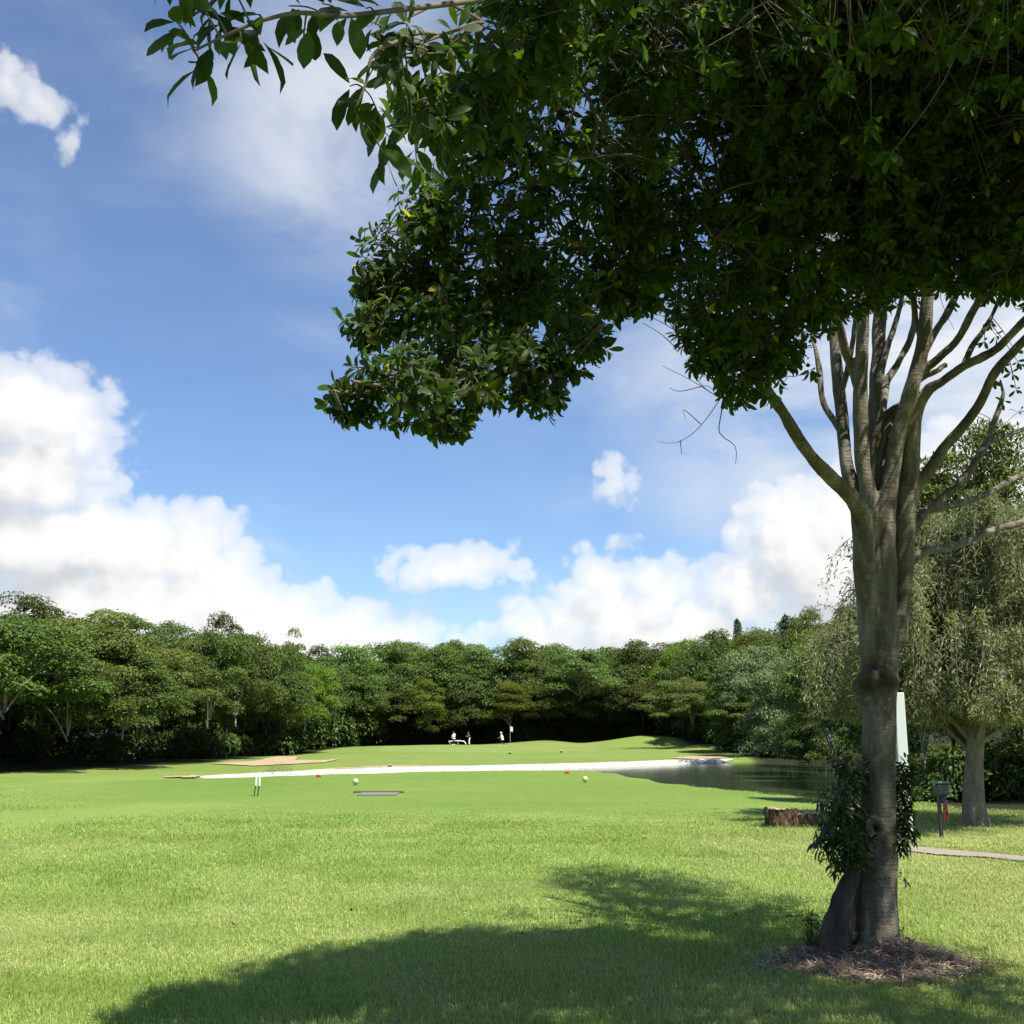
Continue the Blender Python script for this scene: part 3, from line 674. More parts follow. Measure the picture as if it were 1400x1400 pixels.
# ------------------------------------------------------------------ the shade tree by the camera
TY = 8.35
tree_e = link('shade_tree', None, None, label='big shade tree with many upright grey stems from one trunk and a dark crown overhead', category='tree')
tb = P(1198, 1300, TY); TB = np.array([tb[0], TY, hz(tb[0], TY)]); tree_e.location = TB
LIMB = {
 'bole': ([(1198, 1345, 46), (1197, 1318, 40), (1198, 1285, 33), (1199, 1250, 30), (1200, 1180, 28), (1200, 1114, 26), (1201, 1050, 24), (1202, 985, 24.5), (1201, 940, 27), (1203, 900, 27), (1203, 840, 25)], 0, 0),
 'a': ([(1192, 960, 13), (1187, 850, 18), (1183, 770, 18), (1178, 715, 17), (1168, 685, 14), (1137, 654, 12), (1111, 626, 11), (1086, 591, 10), (1069, 562, 9), (1045, 528, 9), (1012, 490, 8), (970, 452, 7), (900, 420, 5)], 0, -1.6),
 'b': ([(1190, 900, 13), (1184, 780, 14), (1176, 700, 13), (1163, 655, 12), (1155, 620, 11), (1151, 586, 10.5), (1146, 528, 10), (1143, 477, 9.5), (1140, 420, 9), (1132, 330, 7)], .04, .3),
 'b2': ([(1151, 592, 6), (1138, 572, 5.6), (1126, 551, 5.2), (1122, 528, 5), (1119, 494, 4.2), (1112, 466, 3.6), (1104, 430, 3)], .08, .3),
 'c': ([(1203, 900, 15), (1198, 800, 15), (1191, 720, 15), (1183, 650, 13), (1177, 600, 12), (1175, 543, 12), (1178, 490, 11), (1180, 430, 10), (1176, 330, 7)], -.03, -.3),
 'c2': ([(1176, 545, 8), (1166, 508, 7.5), (1156, 478, 7), (1146, 436, 6), (1120, 380, 4)], -.05, -.5),
 'd': ([(1210, 900, 11), (1205, 780, 12), (1198, 690, 12), (1194, 640, 12), (1196, 570, 12), (1200, 500, 11.5), (1203, 437, 11), (1210, 330, 8)], .05, .3),
 'e': ([(1192, 655, 8), (1197, 605, 8.5), (1206, 575, 7.5), (1218, 562, 7), (1232, 553, 6)], -.06, 0),
 'e2': ([(1206, 578, 6), (1209, 545, 6), (1213, 522, 6), (1229, 494, 6), (1246, 460, 5.5), (1251, 429, 5), (1240, 370, 4)], 0, .4),
 'e3': ([(1197, 730, 11), (1200, 680, 11), (1207, 630, 9), (1216, 585, 8), (1228, 556, 7)], .06, 0),
 'f': ([(1215, 880, 14), (1212, 780, 17), (1210, 720, 17), (1217, 660, 14), (1223, 617, 13), (1230, 586, 13), (1242, 549, 12), (1254, 506, 12), (1262, 471, 12), (1266, 429, 11), (1275, 330, 8)], -.06, -.35),
 'f2': ([(1240, 556, 8), (1247, 578, 9), (1243, 610, 8), (1240, 650, 7)], -.03, .02),
 'g': ([(1230, 880, 13), (1234, 790, 16), (1237, 725, 17), (1241, 670, 17), (1245, 617, 15), (1249, 586, 13), (1257, 554, 10), (1270, 533, 9), (1286, 523, 8), (1314, 503, 7.5), (1357, 480, 7), (1388, 452, 7), (1420, 420, 6.5), (1460, 370, 5)], .05, -.7),
 'h': ([(1250, 516, 8), (1264, 505, 7), (1286, 487, 6.5), (1309, 466, 6.5), (1329, 429, 6.5), (1345, 395, 6), (1365, 340, 5)], -.2, -.5),
 'h2': ([(1256, 498, 8), (1265, 480, 7), (1279, 455, 6.5), (1294, 430, 6.5), (1309, 394, 6), (1322, 340, 5)], -.15, .3),
 'h3': ([(1254, 520, 7), (1272, 510, 5), (1284, 504, 5.2), (1294, 498, 5.2)], -.2, 0),
 'i': ([(1244, 695, 11), (1251, 673, 11), (1264, 652, 10), (1289, 617, 9.2), (1314, 586, 8.8), (1332, 562, 8), (1344, 541, 8), (1361, 508, 8), (1400, 466, 7.5), (1450, 420, 6.5)], .03, -.5),
 'j': ([(1242, 740, 8.5), (1256, 710, 8.5), (1271, 694, 8), (1309, 663, 7), (1337, 626, 6), (1351, 605, 5.5), (1375, 597, 4.2), (1402, 585, 3.8), (1450, 560, 3.4)], .1, .7),
 'j2': ([(1350, 607, 4.6), (1358, 577, 4.2), (1366, 557, 4), (1371, 537, 3.5), (1367, 519, 3)], .5, .1),
 'k': ([(1258, 706, 6.5), (1274, 696, 6.2), (1314, 689, 5.6), (1357, 671, 5.2), (1400, 648, 5), (1470, 618, 4)], .15, .8),
 'l': ([(1236, 786, 9), (1249, 764, 8.6), (1274, 751, 7.4), (1300, 748, 6.5), (1329, 738, 6), (1357, 726, 5.8), (1400, 713, 5.6), (1480, 690, 4.6)], .08, .5),
 'd2': ([(1200, 525, 5), (1214, 472, 5), (1228, 430, 4.4), (1240, 370, 3)], .1, .2),
 'f3': ([(1262, 475, 5), (1251, 432, 4.6), (1246, 390, 4), (1240, 340, 3)], -.2, -.3),
 'i2': ([(1344, 541, 4.4), (1368, 500, 3.8), (1390, 472, 3.4), (1415, 452, 3)], -.2, -.3),
 'g2': ([(1316, 503, 4.8), (1331, 470, 4.4), (1352, 440, 4), (1372, 395, 3)], -.25, .2),
 'b3': ([(1147, 548, 5), (1160, 500, 4.8), (1168, 450, 4.2), (1173, 390, 3)], .15, -.2),
 'root1': ([(1205, 1285, 24), (1226, 1305, 17), (1246, 1326, 11), (1268, 1345, 5)], -.05, -.1),
 'root2': ([(1192, 1290, 22), (1176, 1316, 17), (1160, 1342, 9), (1148, 1360, 4)], -.08, -.25),
 'root3': ([(1190, 1280, 22), (1165, 1295, 15), (1138, 1308, 9), (1112, 1316, 4)], 0, .0),
 'root5': ([(1190, 1170, 13), (1176, 1215, 14), (1163, 1265, 16), (1155, 1310, 16), (1150, 1345, 9)], .06, .0),
 'root4': ([(1205, 1290, 22), (1222, 1300, 16), (1240, 1306, 9)], .05, .3),
}
A = Acc(); TIPS = []; STEM = []
for nm, (pts, d0, d1) in LIMB.items():
    u = np.linspace(0, 1, len(pts)) ** 1.3
    W3 = [P(a, b, TY + d0 + d1 * v) for (a, b, _), v in zip(pts, u)]
    R3 = [M(c, a, b, TY + d0 + d1 * v) * (.83 if nm[0] not in 'r' and nm != 'bole' else .94) for (a, b, c), v in zip(pts, u)]
    q, r_ = spline(W3, R3, 6)
    q[6:-6] += np.array([[mnoise.noise(Vector((p[0] * 4, p[2] * 4, s + len(nm)))) for s in (0, 9, 18)] for p in q[6:-6]]) * .012
    A.add(*tube(q - TB, r_, 14))
    if nm[0] not in 'rb' and len(nm) <= 2 or nm == 'b': TIPS.append((q, r_))
for px, py, r_, dy in ((1176, 938, 12, -.05), (1188, 928, 15, -.1), (1216, 932, 14, -.08), (1210, 920, 11, -.12), (1183, 955, 10, -.07), (1233, 845, 9, 0), (1197, 1133, 13, -.1)):
    c = P(px, py, TY + dy) - TB; rr = M(r_, px, py, TY)
    A.add(*tube([c - (0, 0, rr * .9), c - (0, 0, rr * .6), c, c + (0, 0, rr * .6), c + (0, 0, rr * .9)], [rr * .35, rr * .8, rr, rr * .8, rr * .35], 12))
raw = A.mesh('raw', [None])
ob = link('raw', raw); md = ob.modifiers.new('r', 'REMESH'); md.mode = 'VOXEL'; md.voxel_size = .0125; md.use_smooth_shade = True
dg = bpy.context.evaluated_depsgraph_get(); bark_me = bpy.data.meshes.new_from_object(ob.evaluated_get(dg)); bark_me.name = 'shade_tree_trunk'
bpy.data.objects.remove(ob)
nv = len(bark_me.vertices); co = np.empty(nv * 3, np.float32); bark_me.vertices.foreach_get('co', co); co = co.reshape(-1, 3).astype(float)
nr = np.empty(nv * 3, np.float32); bark_me.vertices.foreach_get('normal', nr); nr = nr.reshape(-1, 3)
disp = np.array([mnoise.noise(Vector((a * 9, b * 9, c * 3))) * .007 + mnoise.noise(Vector((a * 34, b * 34, c * 9))) * .0025 for a, b, c in co])
wound = np.zeros(nv)
hole = P(1197, 1133, TY - .17) - TB
dh = np.linalg.norm((co - hole) * np.array([1, .35, .8]), axis=1); dh = np.where(co[:, 1] < .05, dh, 9)
disp += .03 * np.exp(-((dh - .052) / .022) ** 2) - .09 * np.exp(-(dh / .032) ** 2)
wound += np.exp(-(dh / .035) ** 2)
for px, py, r_ in ((1182, 935, .075), (1200, 928, .07), (1216, 935, .06), (1196, 915, .05), (1236, 815, .05), (1212, 905, .05)):
    c = P(px, py, TY - .12) - TB; wound += .9 * np.exp(-(np.linalg.norm((co - c) * np.array([1, .4, .8]), axis=1) / r_) ** 2)
co += nr * disp[:, None]
bark_me.vertices.foreach_set('co', co.astype(np.float32).ravel())
at = bark_me.attributes.new('wound', 'FLOAT', 'POINT'); at.data.foreach_set('value', np.clip(wound, 0, 1).astype(np.float32))
bark_me.polygons.foreach_set('use_smooth', np.full(len(bark_me.polygons), True))
t = NT('smooth_grey_bark'); o3 = t.obj()
mp = t.node('ShaderNodeMapping'); mp.inputs['Scale'].default_value = (1, 1, .3); t.l(o3, mp.inputs[0])
mh = t.node('ShaderNodeMapping'); mh.inputs['Scale'].default_value = (.5, .5, 3.2); t.l(o3, mh.inputs[0])
a = t.noise(7, 6, .65, mp.outputs[0]); b = t.noise(2.2, 4, .6, o3); h = t.noise(14, 5, .7, mh.outputs[0]); sp_ = t.noise(26, 2, .5, o3)
col = t.ramp(a, [(.32, (.05, .041, .03)), (.5, (.135, .117, .087)), (.68, (.27, .248, .20))])
col = t.mix(t.math('MULTIPLY', t.math('SUBTRACT', b, .42, clamp=True), 2.2, clamp=True), col, (.085, .078, .046))
col = t.mix(t.math('MULTIPLY', t.math('SUBTRACT', h, .55, clamp=True), 4.5, clamp=True), col, (.05, .038, .026))
col = t.mix(t.math('MULTIPLY', t.math('SUBTRACT', sp_, .66, clamp=True), 9, clamp=True), col, (.24, .245, .20))
vr = t.node('ShaderNodeTexVoronoi'); vr.inputs['Scale'].default_value = 5.5; t.l(o3, vr.inputs['Vector'])
col = t.mix(t.math('MULTIPLY', t.math('LESS_THAN', vr.outputs['Distance'], t.math('MULTIPLY', b, .3)), .5), col, (.19, .195, .16))
col = t.mix(t.math('MULTIPLY', t.attr('wound'), t.math('MULTIPLY_ADD', a, .9, .35, clamp=True)), col, (.022, .017, .013))
t.base(col, .85, .2); t.bump(t.math('ADD', a, t.math('MULTIPLY', h, .8)), 1.0, .03)
BARK = t.m
bark_me.materials.clear(); bark_me.materials.append(BARK)
link('trunk', bark_me, tree_e)

# broken dead stub leaning on the foot of the trunk
A = Acc()
st = [P(1143, 1318, TY - .12), P(1142, 1285, TY - .1), P(1148, 1250, TY - .06), P(1160, 1215, TY - .02), P(1172, 1186, TY), P(1182, 1166, TY + .03)]
q, r_ = spline(np.array(st) - TB, [M(c, 1140, 1250, TY) for c in (22, 19, 17, 14, 10, 6)], 6)
V, F = tube(q, r_, 20)
ang = np.tile(np.arange(20), len(q)); k = np.arange(len(q) * 20) // 20
for v in range(len(q) * 20):
    p = V[v]; V[v] += (p - q[k[v]]) * (.30 * mnoise.noise(Vector((ang[v] * 1.1, k[v] * .12, 3))) + .15 * math.sin(ang[v] * 2.3 + .05 * k[v]) + .12 * mnoise.noise(Vector((ang[v] * 3.1, k[v] * .5, 8))))
A.add(V, F)
link('dead_stub', A.mesh('dead_stub', [barkmat('dead_wood', (.035, .028, .021), (.09, .075, .056), (.17, .145, .11), 9, .14, 1.0)], True), tree_e)

# crown: twigs with whorls of leaves filling overlapping lobes of foliage
LP, LX, LN, LL = [], [], [], []
TW = Acc()
def whorl(p, t, n, size, face=None, droop=.25):
    t = unit(t); a = unit(np.cross(t, rng.normal(size=3))); b = np.cross(t, a)
    ph = np.arange(n) * 2.4 + rng.uniform(0, 6.28); f = rng.uniform(.15, .95, n)[:, None]
    X = unit(t * f + (np.cos(ph)[:, None] * a + np.sin(ph)[:, None] * b) * rng.uniform(.75, 1.1, (n, 1)) - np.array([0, 0, droop]))
    N = unit((t + np.array([0, 0, .45]) if face is None else np.asarray(face)) + rng.normal(0, .3, (n, 3)))
    LP.append(p - t * rng.uniform(0, .05, (n, 1)) + X * .008); LX.append(X); LN.append(N); LL.append(size * rng.uniform(.65, 1.2, n))
def twig(pts, r0, r1, n=4, k=4):
    q, r_ = spline(pts, np.linspace(r0, r1, len(pts)), k); TW.add(*tube(q - TB, r_, n, False)); return q

lobes = []                               # centre, radius, number of whorls
def lobe(px, py, rpx, y, k=1.0, squash=1.0):
    c = P(px, py, y); r_ = M(rpx, px, py, y); lobes.append((c, r_, int(k * (185 if y < 5.7 else 245) * (r_ / .5) ** 2 + 12), squash))
for a in ((478, 548, 34, 4.7), (505, 450, 34, 4.85), (505, 385, 30, 4.9), (745, 535, 34, 5.15), (612, 575, 30, 4.85), (800, 470, 34, 5.3), (548, 535, 78, 4.75), (628, 528, 62, 4.9), (700, 500, 70, 5.1), (600, 450, 95, 5.1), (540, 420, 55, 4.95), (560, 345, 70, 5.0), (640, 370, 110, 5.3), (588, 290, 48, 4.9), (740, 430, 100, 5.4), (770, 490, 42, 5.2),
          (680, 250, 110, 5.2), (780, 330, 130, 5.8), (640, 170, 80, 3.7), (590, 150, 55, 3.3), (560, 60, 70, 3.0), (680, 70, 120, 3.5), (800, 120, 170, 4.8), (870, 330, 110, 5.8), (860, 400, 45, 5.8),
          (960, 230, 190, 5.9), (985, 400, 85, 6.2), (975, 470, 55, 6.3), (1010, 520, 46, 6.5), (1055, 480, 62, 6.6), (1055, 400, 95, 6.8), (1000, 60, 200, 5.3), (1110, 330, 120, 6.4), (1115, 425, 42, 6.9), (1170, 390, 60, 7.0),
          (1160, 160, 220, 6.2), (1220, 60, 220, 5.8), (1240, 330, 95, 6.6), (1300, 250, 170, 6.5), (1390, 90, 220, 5.8), (1390, 330, 80, 6.2), (1350, 370, 38, 6.6), (1420, 370, 60, 6.6), (1290, 385, 26, 6.6), (1460, 260, 150, 6.0),
          (900, 40, 160, 4.8), (1100, -60, 250, 5.2), (760, -60, 180, 3.4), (1350, -80, 260, 5.2)): lobe(*a)
NVIS = len(lobes)
for c, r_, k in (((3.4, 3.6, 7.3), 1.2, 300), ((4.7, 3.4, 7.0), 1.2, 300), ((2.4, 3.9, 7.0), 1.0, 220), ((5.0, 2.0, 6.5), 1.1, 260), ((3.6, 1.9, 6.8), 1.2, 300), ((2.3, 1.9, 6.3), 1.0, 240), ((5.8, 3.2, 5.9), 1.0, 240), ((4.4, 5.6, 7.1), 1.0, 220), ((.1, 1.6, 4.7), .8, 260), ((-.45, 2.0, 4.35), .6, 170), ((1.9, 1.4, 5.4), 1.1, 300), ((3.2, 1.0, 5.6), 1.2, 330), ((4.5, 1.6, 5.5), 1.2, 320), ((2.2, 3.0, 6.1), 1.15, 330), ((3.6, 2.8, 6.4), 1.2, 340), ((4.9, 3.2, 6.0), 1.15, 320), ((3.0, 4.6, 6.6), 1.2, 340), ((4.4, 4.8, 6.4), 1.2, 340), ((1.6, 4.6, 6.0), .9, 240), ((5.6, 4.4, 5.2), .9, 220), ((2.9, -.4, 5.2), 1.0, 220), ((4.3, 0.0, 5.4), 1.0, 230), ((2.4, 7.4, 6.0), 1.25, 500), ((3.9, 7.6, 5.7), 1.2, 460), ((1.2, 7.2, 5.6), 1.2, 460), ((2.5, 9.6, 6.9), 1.0, 330), ((1.2, 9.0, 6.4), .95, 300), ((3.7, 9.2, 6.6), .9, 260), ((4.6, 6.4, 5.0), 1.0, 330),
                 ((2.3, 5.6, 5.6), 1.2, 420), ((3.6, 4.4, 5.0), 1.1, 360), ((1.6, 3.6, 4.7), 1.0, 300), ((4.9, 4.6, 4.6), .9, 260), ((1.8, 2.4, 4.3), .8, 180), ((3.2, 2.8, 4.4), .8, 180)):
    lobes.append((np.array(c), r_, k, 1.0))  # unseen lobes added overhead to shade the leaves in view
nvis = NVIS
for c, r_, k in (((3.9, 5.9, 5.2), 1.0, 330), ((3.3, 6.6, 5.0), .8, 230), ((4.3, 7.2, 5.2), .8, 230), ((3.7, 8.6, 6.2), 1.0, 300), ((4.4, 8.2, 5.9), .9, 260), ((3.8, 10.0, 6.7), .9, 260), ((5.0, 5.6, 4.6), .8, 230), ((3.2, 5.2, 5.4), 1.0, 330), ((2.6, 4.0, 5.3), 1.0, 320), ((2.0, 5.2, 5.5), .9, 260), ((4.6, 9.2, 6.4), .8, 220), ((2.9, 9.0, 6.3), .8, 220), ((1.6, 6.2, 5.7), .8, 220)):
    lobes.append((np.array(c), r_, k, 1.0))  # further unseen lobes added to shade the trunk and limbs
SHADE = np.array([(CAM + ray(*q) * (-CAM[2] / ray(*q)[2]))[:2] for q in ((150, 1425), (200, 1395), (300, 1360), (380, 1330), (450, 1340), (520, 1320), (580, 1295), (640, 1310), (700, 1290), (780, 1270), (800, 1245), (760, 1215), (722, 1185), (790, 1175), (870, 1185), (950, 1195), (1000, 1195), (1090, 1215), (1130, 1235), (1180, 1255), (1250, 1275), (1330, 1295), (1400, 1325), (1500, 1375))] + [(6.5, 3), (6.5, -6), (-6, -6), (-4, 3.5)])  # wanted outline of the ground shadow; unseen lobes are trimmed to it
axis_c = np.array([2.5, 7.2, 4.2])
allpts = np.concatenate([q[len(q) // 2:] for q, _ in TIPS])
lobes_i = 0
for c, r_, n, sq in lobes:
    hid = lobes_i >= nvis; lobes_i += 1
    if hid and sdf(SHADE, c[0] - .419 * c[2], c[1] + .46 * c[2]) < -.6 * r_: continue
    # a bough from the nearest limb to the lobe
    j = rng.choice(np.argsort(np.linalg.norm(allpts - c, axis=1) + np.maximum(allpts[:, 2] - c[2], 0))[:24]); s0 = allpts[j]
    dd = np.linalg.norm(s0 - c)
    if dd > 1.2 * r_ + .3: s0 = c + (s0 - c) / dd * (.55 * r_)
    mid = (s0 + c) / 2 + rng.normal(0, .12, 3)
    bq = twig([s0, mid, c], .008, .004, 5, 6)
    subs = [c]
    for m in range(max(4, n // 28)):
        d = unit(sph(1)[0] + unit(c - axis_c) * .5); e = c + d * r_ * rng.uniform(.45, .8)
        s1 = bq[rng.integers(len(bq) // 2, len(bq))]
        sq_ = twig([s1, (s1 + e) / 2 + rng.normal(0, .05, 3), e], .009, .004, 4, 4); subs += [sq_[-1], sq_[len(sq_) // 2]]
    subs = np.array(subs)
    for m in range(n):
        d = sph(1)[0]; rr = r_ * rng.uniform(.25, 1.0) ** .5 * rng.uniform(.82, 1.1) * (1.22 if rng.random() < .12 else 1)
        p = c + d * rr * np.array([1, 1, .85])
        if hid and sdf(SHADE, p[0] - .419 * p[2], p[1] + .46 * p[2]) < .12 + .55 * mnoise.noise(Vector(p * 2.6)) or mnoise.noise(Vector(p * 1.5 + np.array([7., 3., 1.]))) > .29: continue
        tdir = unit(d * .9 + unit(p - axis_c) * .5 + np.array([0, 0, .12]) + rng.normal(0, .25, 3))
        b0 = subs[np.argmin(np.linalg.norm(subs - p, axis=1))]
        twig([b0, (b0 + p) / 2 + rng.normal(0, .03, 3), p], .0035, .0018, 3, 3)
        whorl(p, tdir, rng.integers(6, 11), .074, droop=.22 + .3 * (d[2] < -.3))
# bare twigs hanging and crossing under the crown
for k in range(150):
    c, r_, n, sq = lobes[rng.integers(12, NVIS)]
    p = c + sph(1)[0] * r_ * np.array([1, 1, .8]) * rng.uniform(.6, 1.0); d = unit(p - axis_c + rng.normal(0, 1.2, 3)); L_ = rng.uniform(.25, .8)
    if c[0] < .3: continue
    pts = [p]
    for m in range(4): d = unit(d + rng.normal(0, .38, 3)); pts.append(pts[-1] + d * L_ / 4)
    twig(pts, .0045, .0016, 4, 3)
    if rng.random() < .5: d = unit(d + rng.normal(0, .8, 3)); twig([pts[2], pts[2] + d * L_ * .25, pts[2] + (d + rng.normal(0, .4, 3)) * L_ * .4], .003, .0012, 4, 3)
# the nearest sprays, hanging into the top left of the view
def spray(path, y, ends, size=.1):
    q = twig([P(a, b, y + dy) for a, b, dy in path], .009, .003, 5, 6)
    for a, b, dy, n in ends:
        p = P(a, b, y + dy); s0 = q[np.argmin(np.linalg.norm(q - p, axis=1))]
        twig([s0, (s0 + p) / 2 + (0, 0, .01), p], .003, .0018, 4, 3)
        whorl(p, unit(p - s0 + np.array([-.03, -.01, -.02])), n, size, (0, -.7, .55), droop=.35)
spray([(660, 0, .5), (560, 12, .3), (470, 22, .1), (410, 18, 0), (360, 28, 0), (310, 48, 0), (265, 70, 0)], 2.35,
      [(262, 62, 0, 6), (240, 28, 0, 7), (285, 8, .05, 8), (275, 95, 0, 4), (330, 58, 0, 6), (355, 62, -.05, 4), (300, 30, .1, 7), (395, 8, .1, 4), (415, 52, .05, 3), (460, 28, .1, 5), (440, 5, .1, 5), (250, -25, .1, 7), (310, -25, .1, 7), (500, 12, .2, 6)])
spray([(640, 60, .6), (580, 45, .3), (540, 58, .1), (510, 75, 0), (500, 115, 0), (485, 150, 0)], 2.75,
      [(478, 118, 0, 6), (490, 145, 0, 7), (520, 95, 0, 5), (515, 150, .1, 7), (545, 110, .2, 7), (535, 190, .1, 6), (530, 220, .1, 5), (560, 170, .3, 8), (550, 30, .2, 7), (570, 225, .4, 7)])
# thin leafy shoots on the bare right-hand limbs and one leafless twig on the left
for a, b, n in ((1353, 446, 5), (1364, 462, 5), (1345, 470, 4), (1372, 500, 5), (1358, 520, 4), (1384, 512, 5), (1372, 548, 4), (1390, 535, 5), (1396, 560, 5), (1362, 590, 5), (1370, 585, 4), (1378, 615, 4), (1395, 500, 5), (1388, 480, 4)):
    p = P(a, b, TY + .1 + rng.normal(0, .1)); s0 = allpts[np.argmin(np.linalg.norm(allpts - p, axis=1))]
    twig([s0, (s0 + p) / 2 + (0, 0, .02), p], .004, .002, 4, 3); whorl(p, p - s0, n, .062)
for path in ([(1010, 505, 6.5), (975, 560, 6.4), (950, 590, 6.35), (925, 605, 6.3), (900, 604, 6.3)], [(958, 580, 6.36), (935, 560, 6.35), (938, 575, 6.33)], [(930, 602, 6.3), (932, 622, 6.3)], [(985, 545, 6.4), (945, 520, 6.4), (905, 500, 6.4)], [(960, 528, 6.4), (930, 535, 6.4), (915, 530, 6.4)]):
    twig([P(*a) for a in path], .003, .0012, 4, 4)
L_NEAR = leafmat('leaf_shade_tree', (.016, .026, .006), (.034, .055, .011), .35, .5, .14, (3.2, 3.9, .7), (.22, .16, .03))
V, F = leaves(np.concatenate(LP) - TB, np.concatenate(LX), np.concatenate(LN), np.concatenate(LL))
print('leaves', sum(len(a) for a in LP))
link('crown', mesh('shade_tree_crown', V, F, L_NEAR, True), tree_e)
t = NT('twig_bark'); f = t.noise(30, 3, .6, t.obj()); t.base(t.mix(f, (.075, .062, .042), (.17, .145, .105)), .8, .2)
link('twigs', TW.mesh('shade_tree_twigs', [t.m], True), tree_e)

# leafy sprouts round the lower trunk
LP, LX, LN, LL = [], [], [], []; TW = Acc()
for px, py, rx, ry, dy, n in ((1148, 1110, 34, 46, -.12, 95), (1128, 1150, 22, 24, -.05, 36), (1160, 1060, 20, 28, -.05, 34), (1150, 1035, 20, 22, 0, 15), (1165, 1150, 20, 26, -.24, 34), (1150, 1175, 18, 14, -.2, 14), (1236, 1082, 13, 30, .02, 34), (1240, 1125, 15, 30, 0, 46), (1239, 1052, 11, 22, .05, 20), (1232, 1155, 10, 12, -.05, 10), (1142, 1190, 6, 8, -.1, 3), (1233, 1195, 3, 4, -.1, 1)):
    for m in range(n):
        d = sph(1)[0] * rng.random() ** .4
        p = P(px + d[0] * rx, py - d[2] * ry, TY + dy + d[1] * M(rx, px, py, TY)); root = P(1200, py + 12 + abs(px - 1200) * .35, TY - .02)
        if m % 2 == 0: twig([root, (root + p) / 2 + (0, 0, .03), p], .005, .002, 4, 3)
        whorl(p, p - root + (0, 0, .1), rng.integers(4, 7), .082, droop=.6)
L_SPR = leafmat('leaf_sprout', (.019, .036, .009), (.033, .055, .013), .22, .4, .22)
V, F = leaves(np.concatenate(LP) - TB, np.concatenate(LX), np.concatenate(LN), np.concatenate(LL), .72)
sp = link('sprouts', mesh('sprout_leaves', V, F, L_SPR, True), tree_e)
link('twigs', TW.mesh('sprout_twigs', [t.m], True), sp)

# weeds at its foot
def weed(px, py, y, n, size, label, narrow):
    global LP, LX, LN, LL, TW
    LP, LX, LN, LL = [], [], [], []; TW = Acc(); b = P(px, py, y); b[2] = hz(b[0], y)
    for m in range(n):
        p = b + np.array([rng.normal(0, .05), rng.normal(0, .05), rng.uniform(.06, .3) * size])
        TW.add(*tube(np.array([b + rng.normal(0, .02, 3) * (1, 1, 0), (b + p) / 2, p]) - TB, [.003, .002, .0015], 4, False)); whorl(p, (rng.normal(0, .3), rng.normal(0, .3), 1), 6, .055 * size, droop=0)
    V, F = leaves(np.concatenate(LP) - TB, np.concatenate(LX), np.concatenate(LN), np.concatenate(LL), narrow)
    e = link('weed', mesh('weed_leaves', V, F, L_SPR, True), None, label=label, category='weed', group='weeds at the foot of the tree'); e.location = TB
    link('stem', TW.mesh('weed_stem', [L_SPR], True), e)
weed(1108, 1270, TY + .1, 26, 1.0, 'small dark bushy weed left of the broken stub', .5)
weed(1234, 1270, TY - .05, 5, .95, 'little upright seedling right of the trunk foot', .8)

# ------------------------------------------------------------------ grass blades on the near lawn
def vnoise(x, y, s, seed):
    g = np.random.default_rng(seed).random((256, 256)); a, b = x * s + 500, y * s + 500
    i, j = np.floor(a).astype(int), np.floor(b).astype(int); u, v = a - i, b - j; u, v = u * u * (3 - 2 * u), v * v * (3 - 2 * v)
    q = lambda p, w: g[p % 256, w % 256]
    return (q(i, j) * (1 - u) + q(i + 1, j) * u) * (1 - v) + (q(i, j + 1) * (1 - u) + q(i + 1, j + 1) * u) * v
def blades(n, ylo, yhi, power):
    r = np.random.default_rng(77 + int(ylo)); u = r.random(n)
    y = ylo + (yhi - ylo) * u if power == 0 else (ylo ** (1 - power) + u * (yhi ** (1 - power) - ylo ** (1 - power))) ** (1 / (1 - power))
    x = r.uniform(-1, 1, n) * (.5 * y + 1.2)
    return x, y, r
xs, ys = [], []
x, y, r = blades(230000, 4.6, 9.0, 0); xs.append(x); ys.append(y)
x, y, r = blades(330000, 9.0, 34.0, 1.25); xs.append(x); ys.append(y)
x, y = np.concatenate(xs), np.concatenate(ys)
path_poly = np.array([h[:2] for h in hits(up_ + lo_)])
ok = sdf(path_poly, x, y) < .03
teed = sdf(np.array([(-11, 27.5), (-5, 24.5), (2, 23.5), (6.4, 25), (5.8, 31), (4.2, 46), (-6, 46), (-14, 38)]), x, y)
stripd = sdf(np.array([hit(*q)[:2] for q in ((-200, 1150), (0, 1141), (120, 1122), (260, 1108), (330, 1100), (210, 1098), (0, 1112), (-200, 1120))]), x, y)
r = np.random.default_rng(5)
ok &= (r.random(len(x)) > smooth(-5, 2.5, teed) * .9) & (r.random(len(x)) > smooth(-.8, .6, stripd) * .95) & (y < wood_edge(x, y) + 1) & (np.hypot(x - TB[0], y - TB[1]) > .34)
litter_c = np.array([TB[0] - .12, TB[1] - .26]); dl = np.hypot((x - litter_c[0]) / .66, (y - litter_c[1]) / .58) + .3 * (vnoise(x, y, 4.5, 4) - .5)
ok &= r.random(len(x)) > .92 * smooth(1.15, .75, dl)
x, y = x[ok], y[ok]; n = len(x)
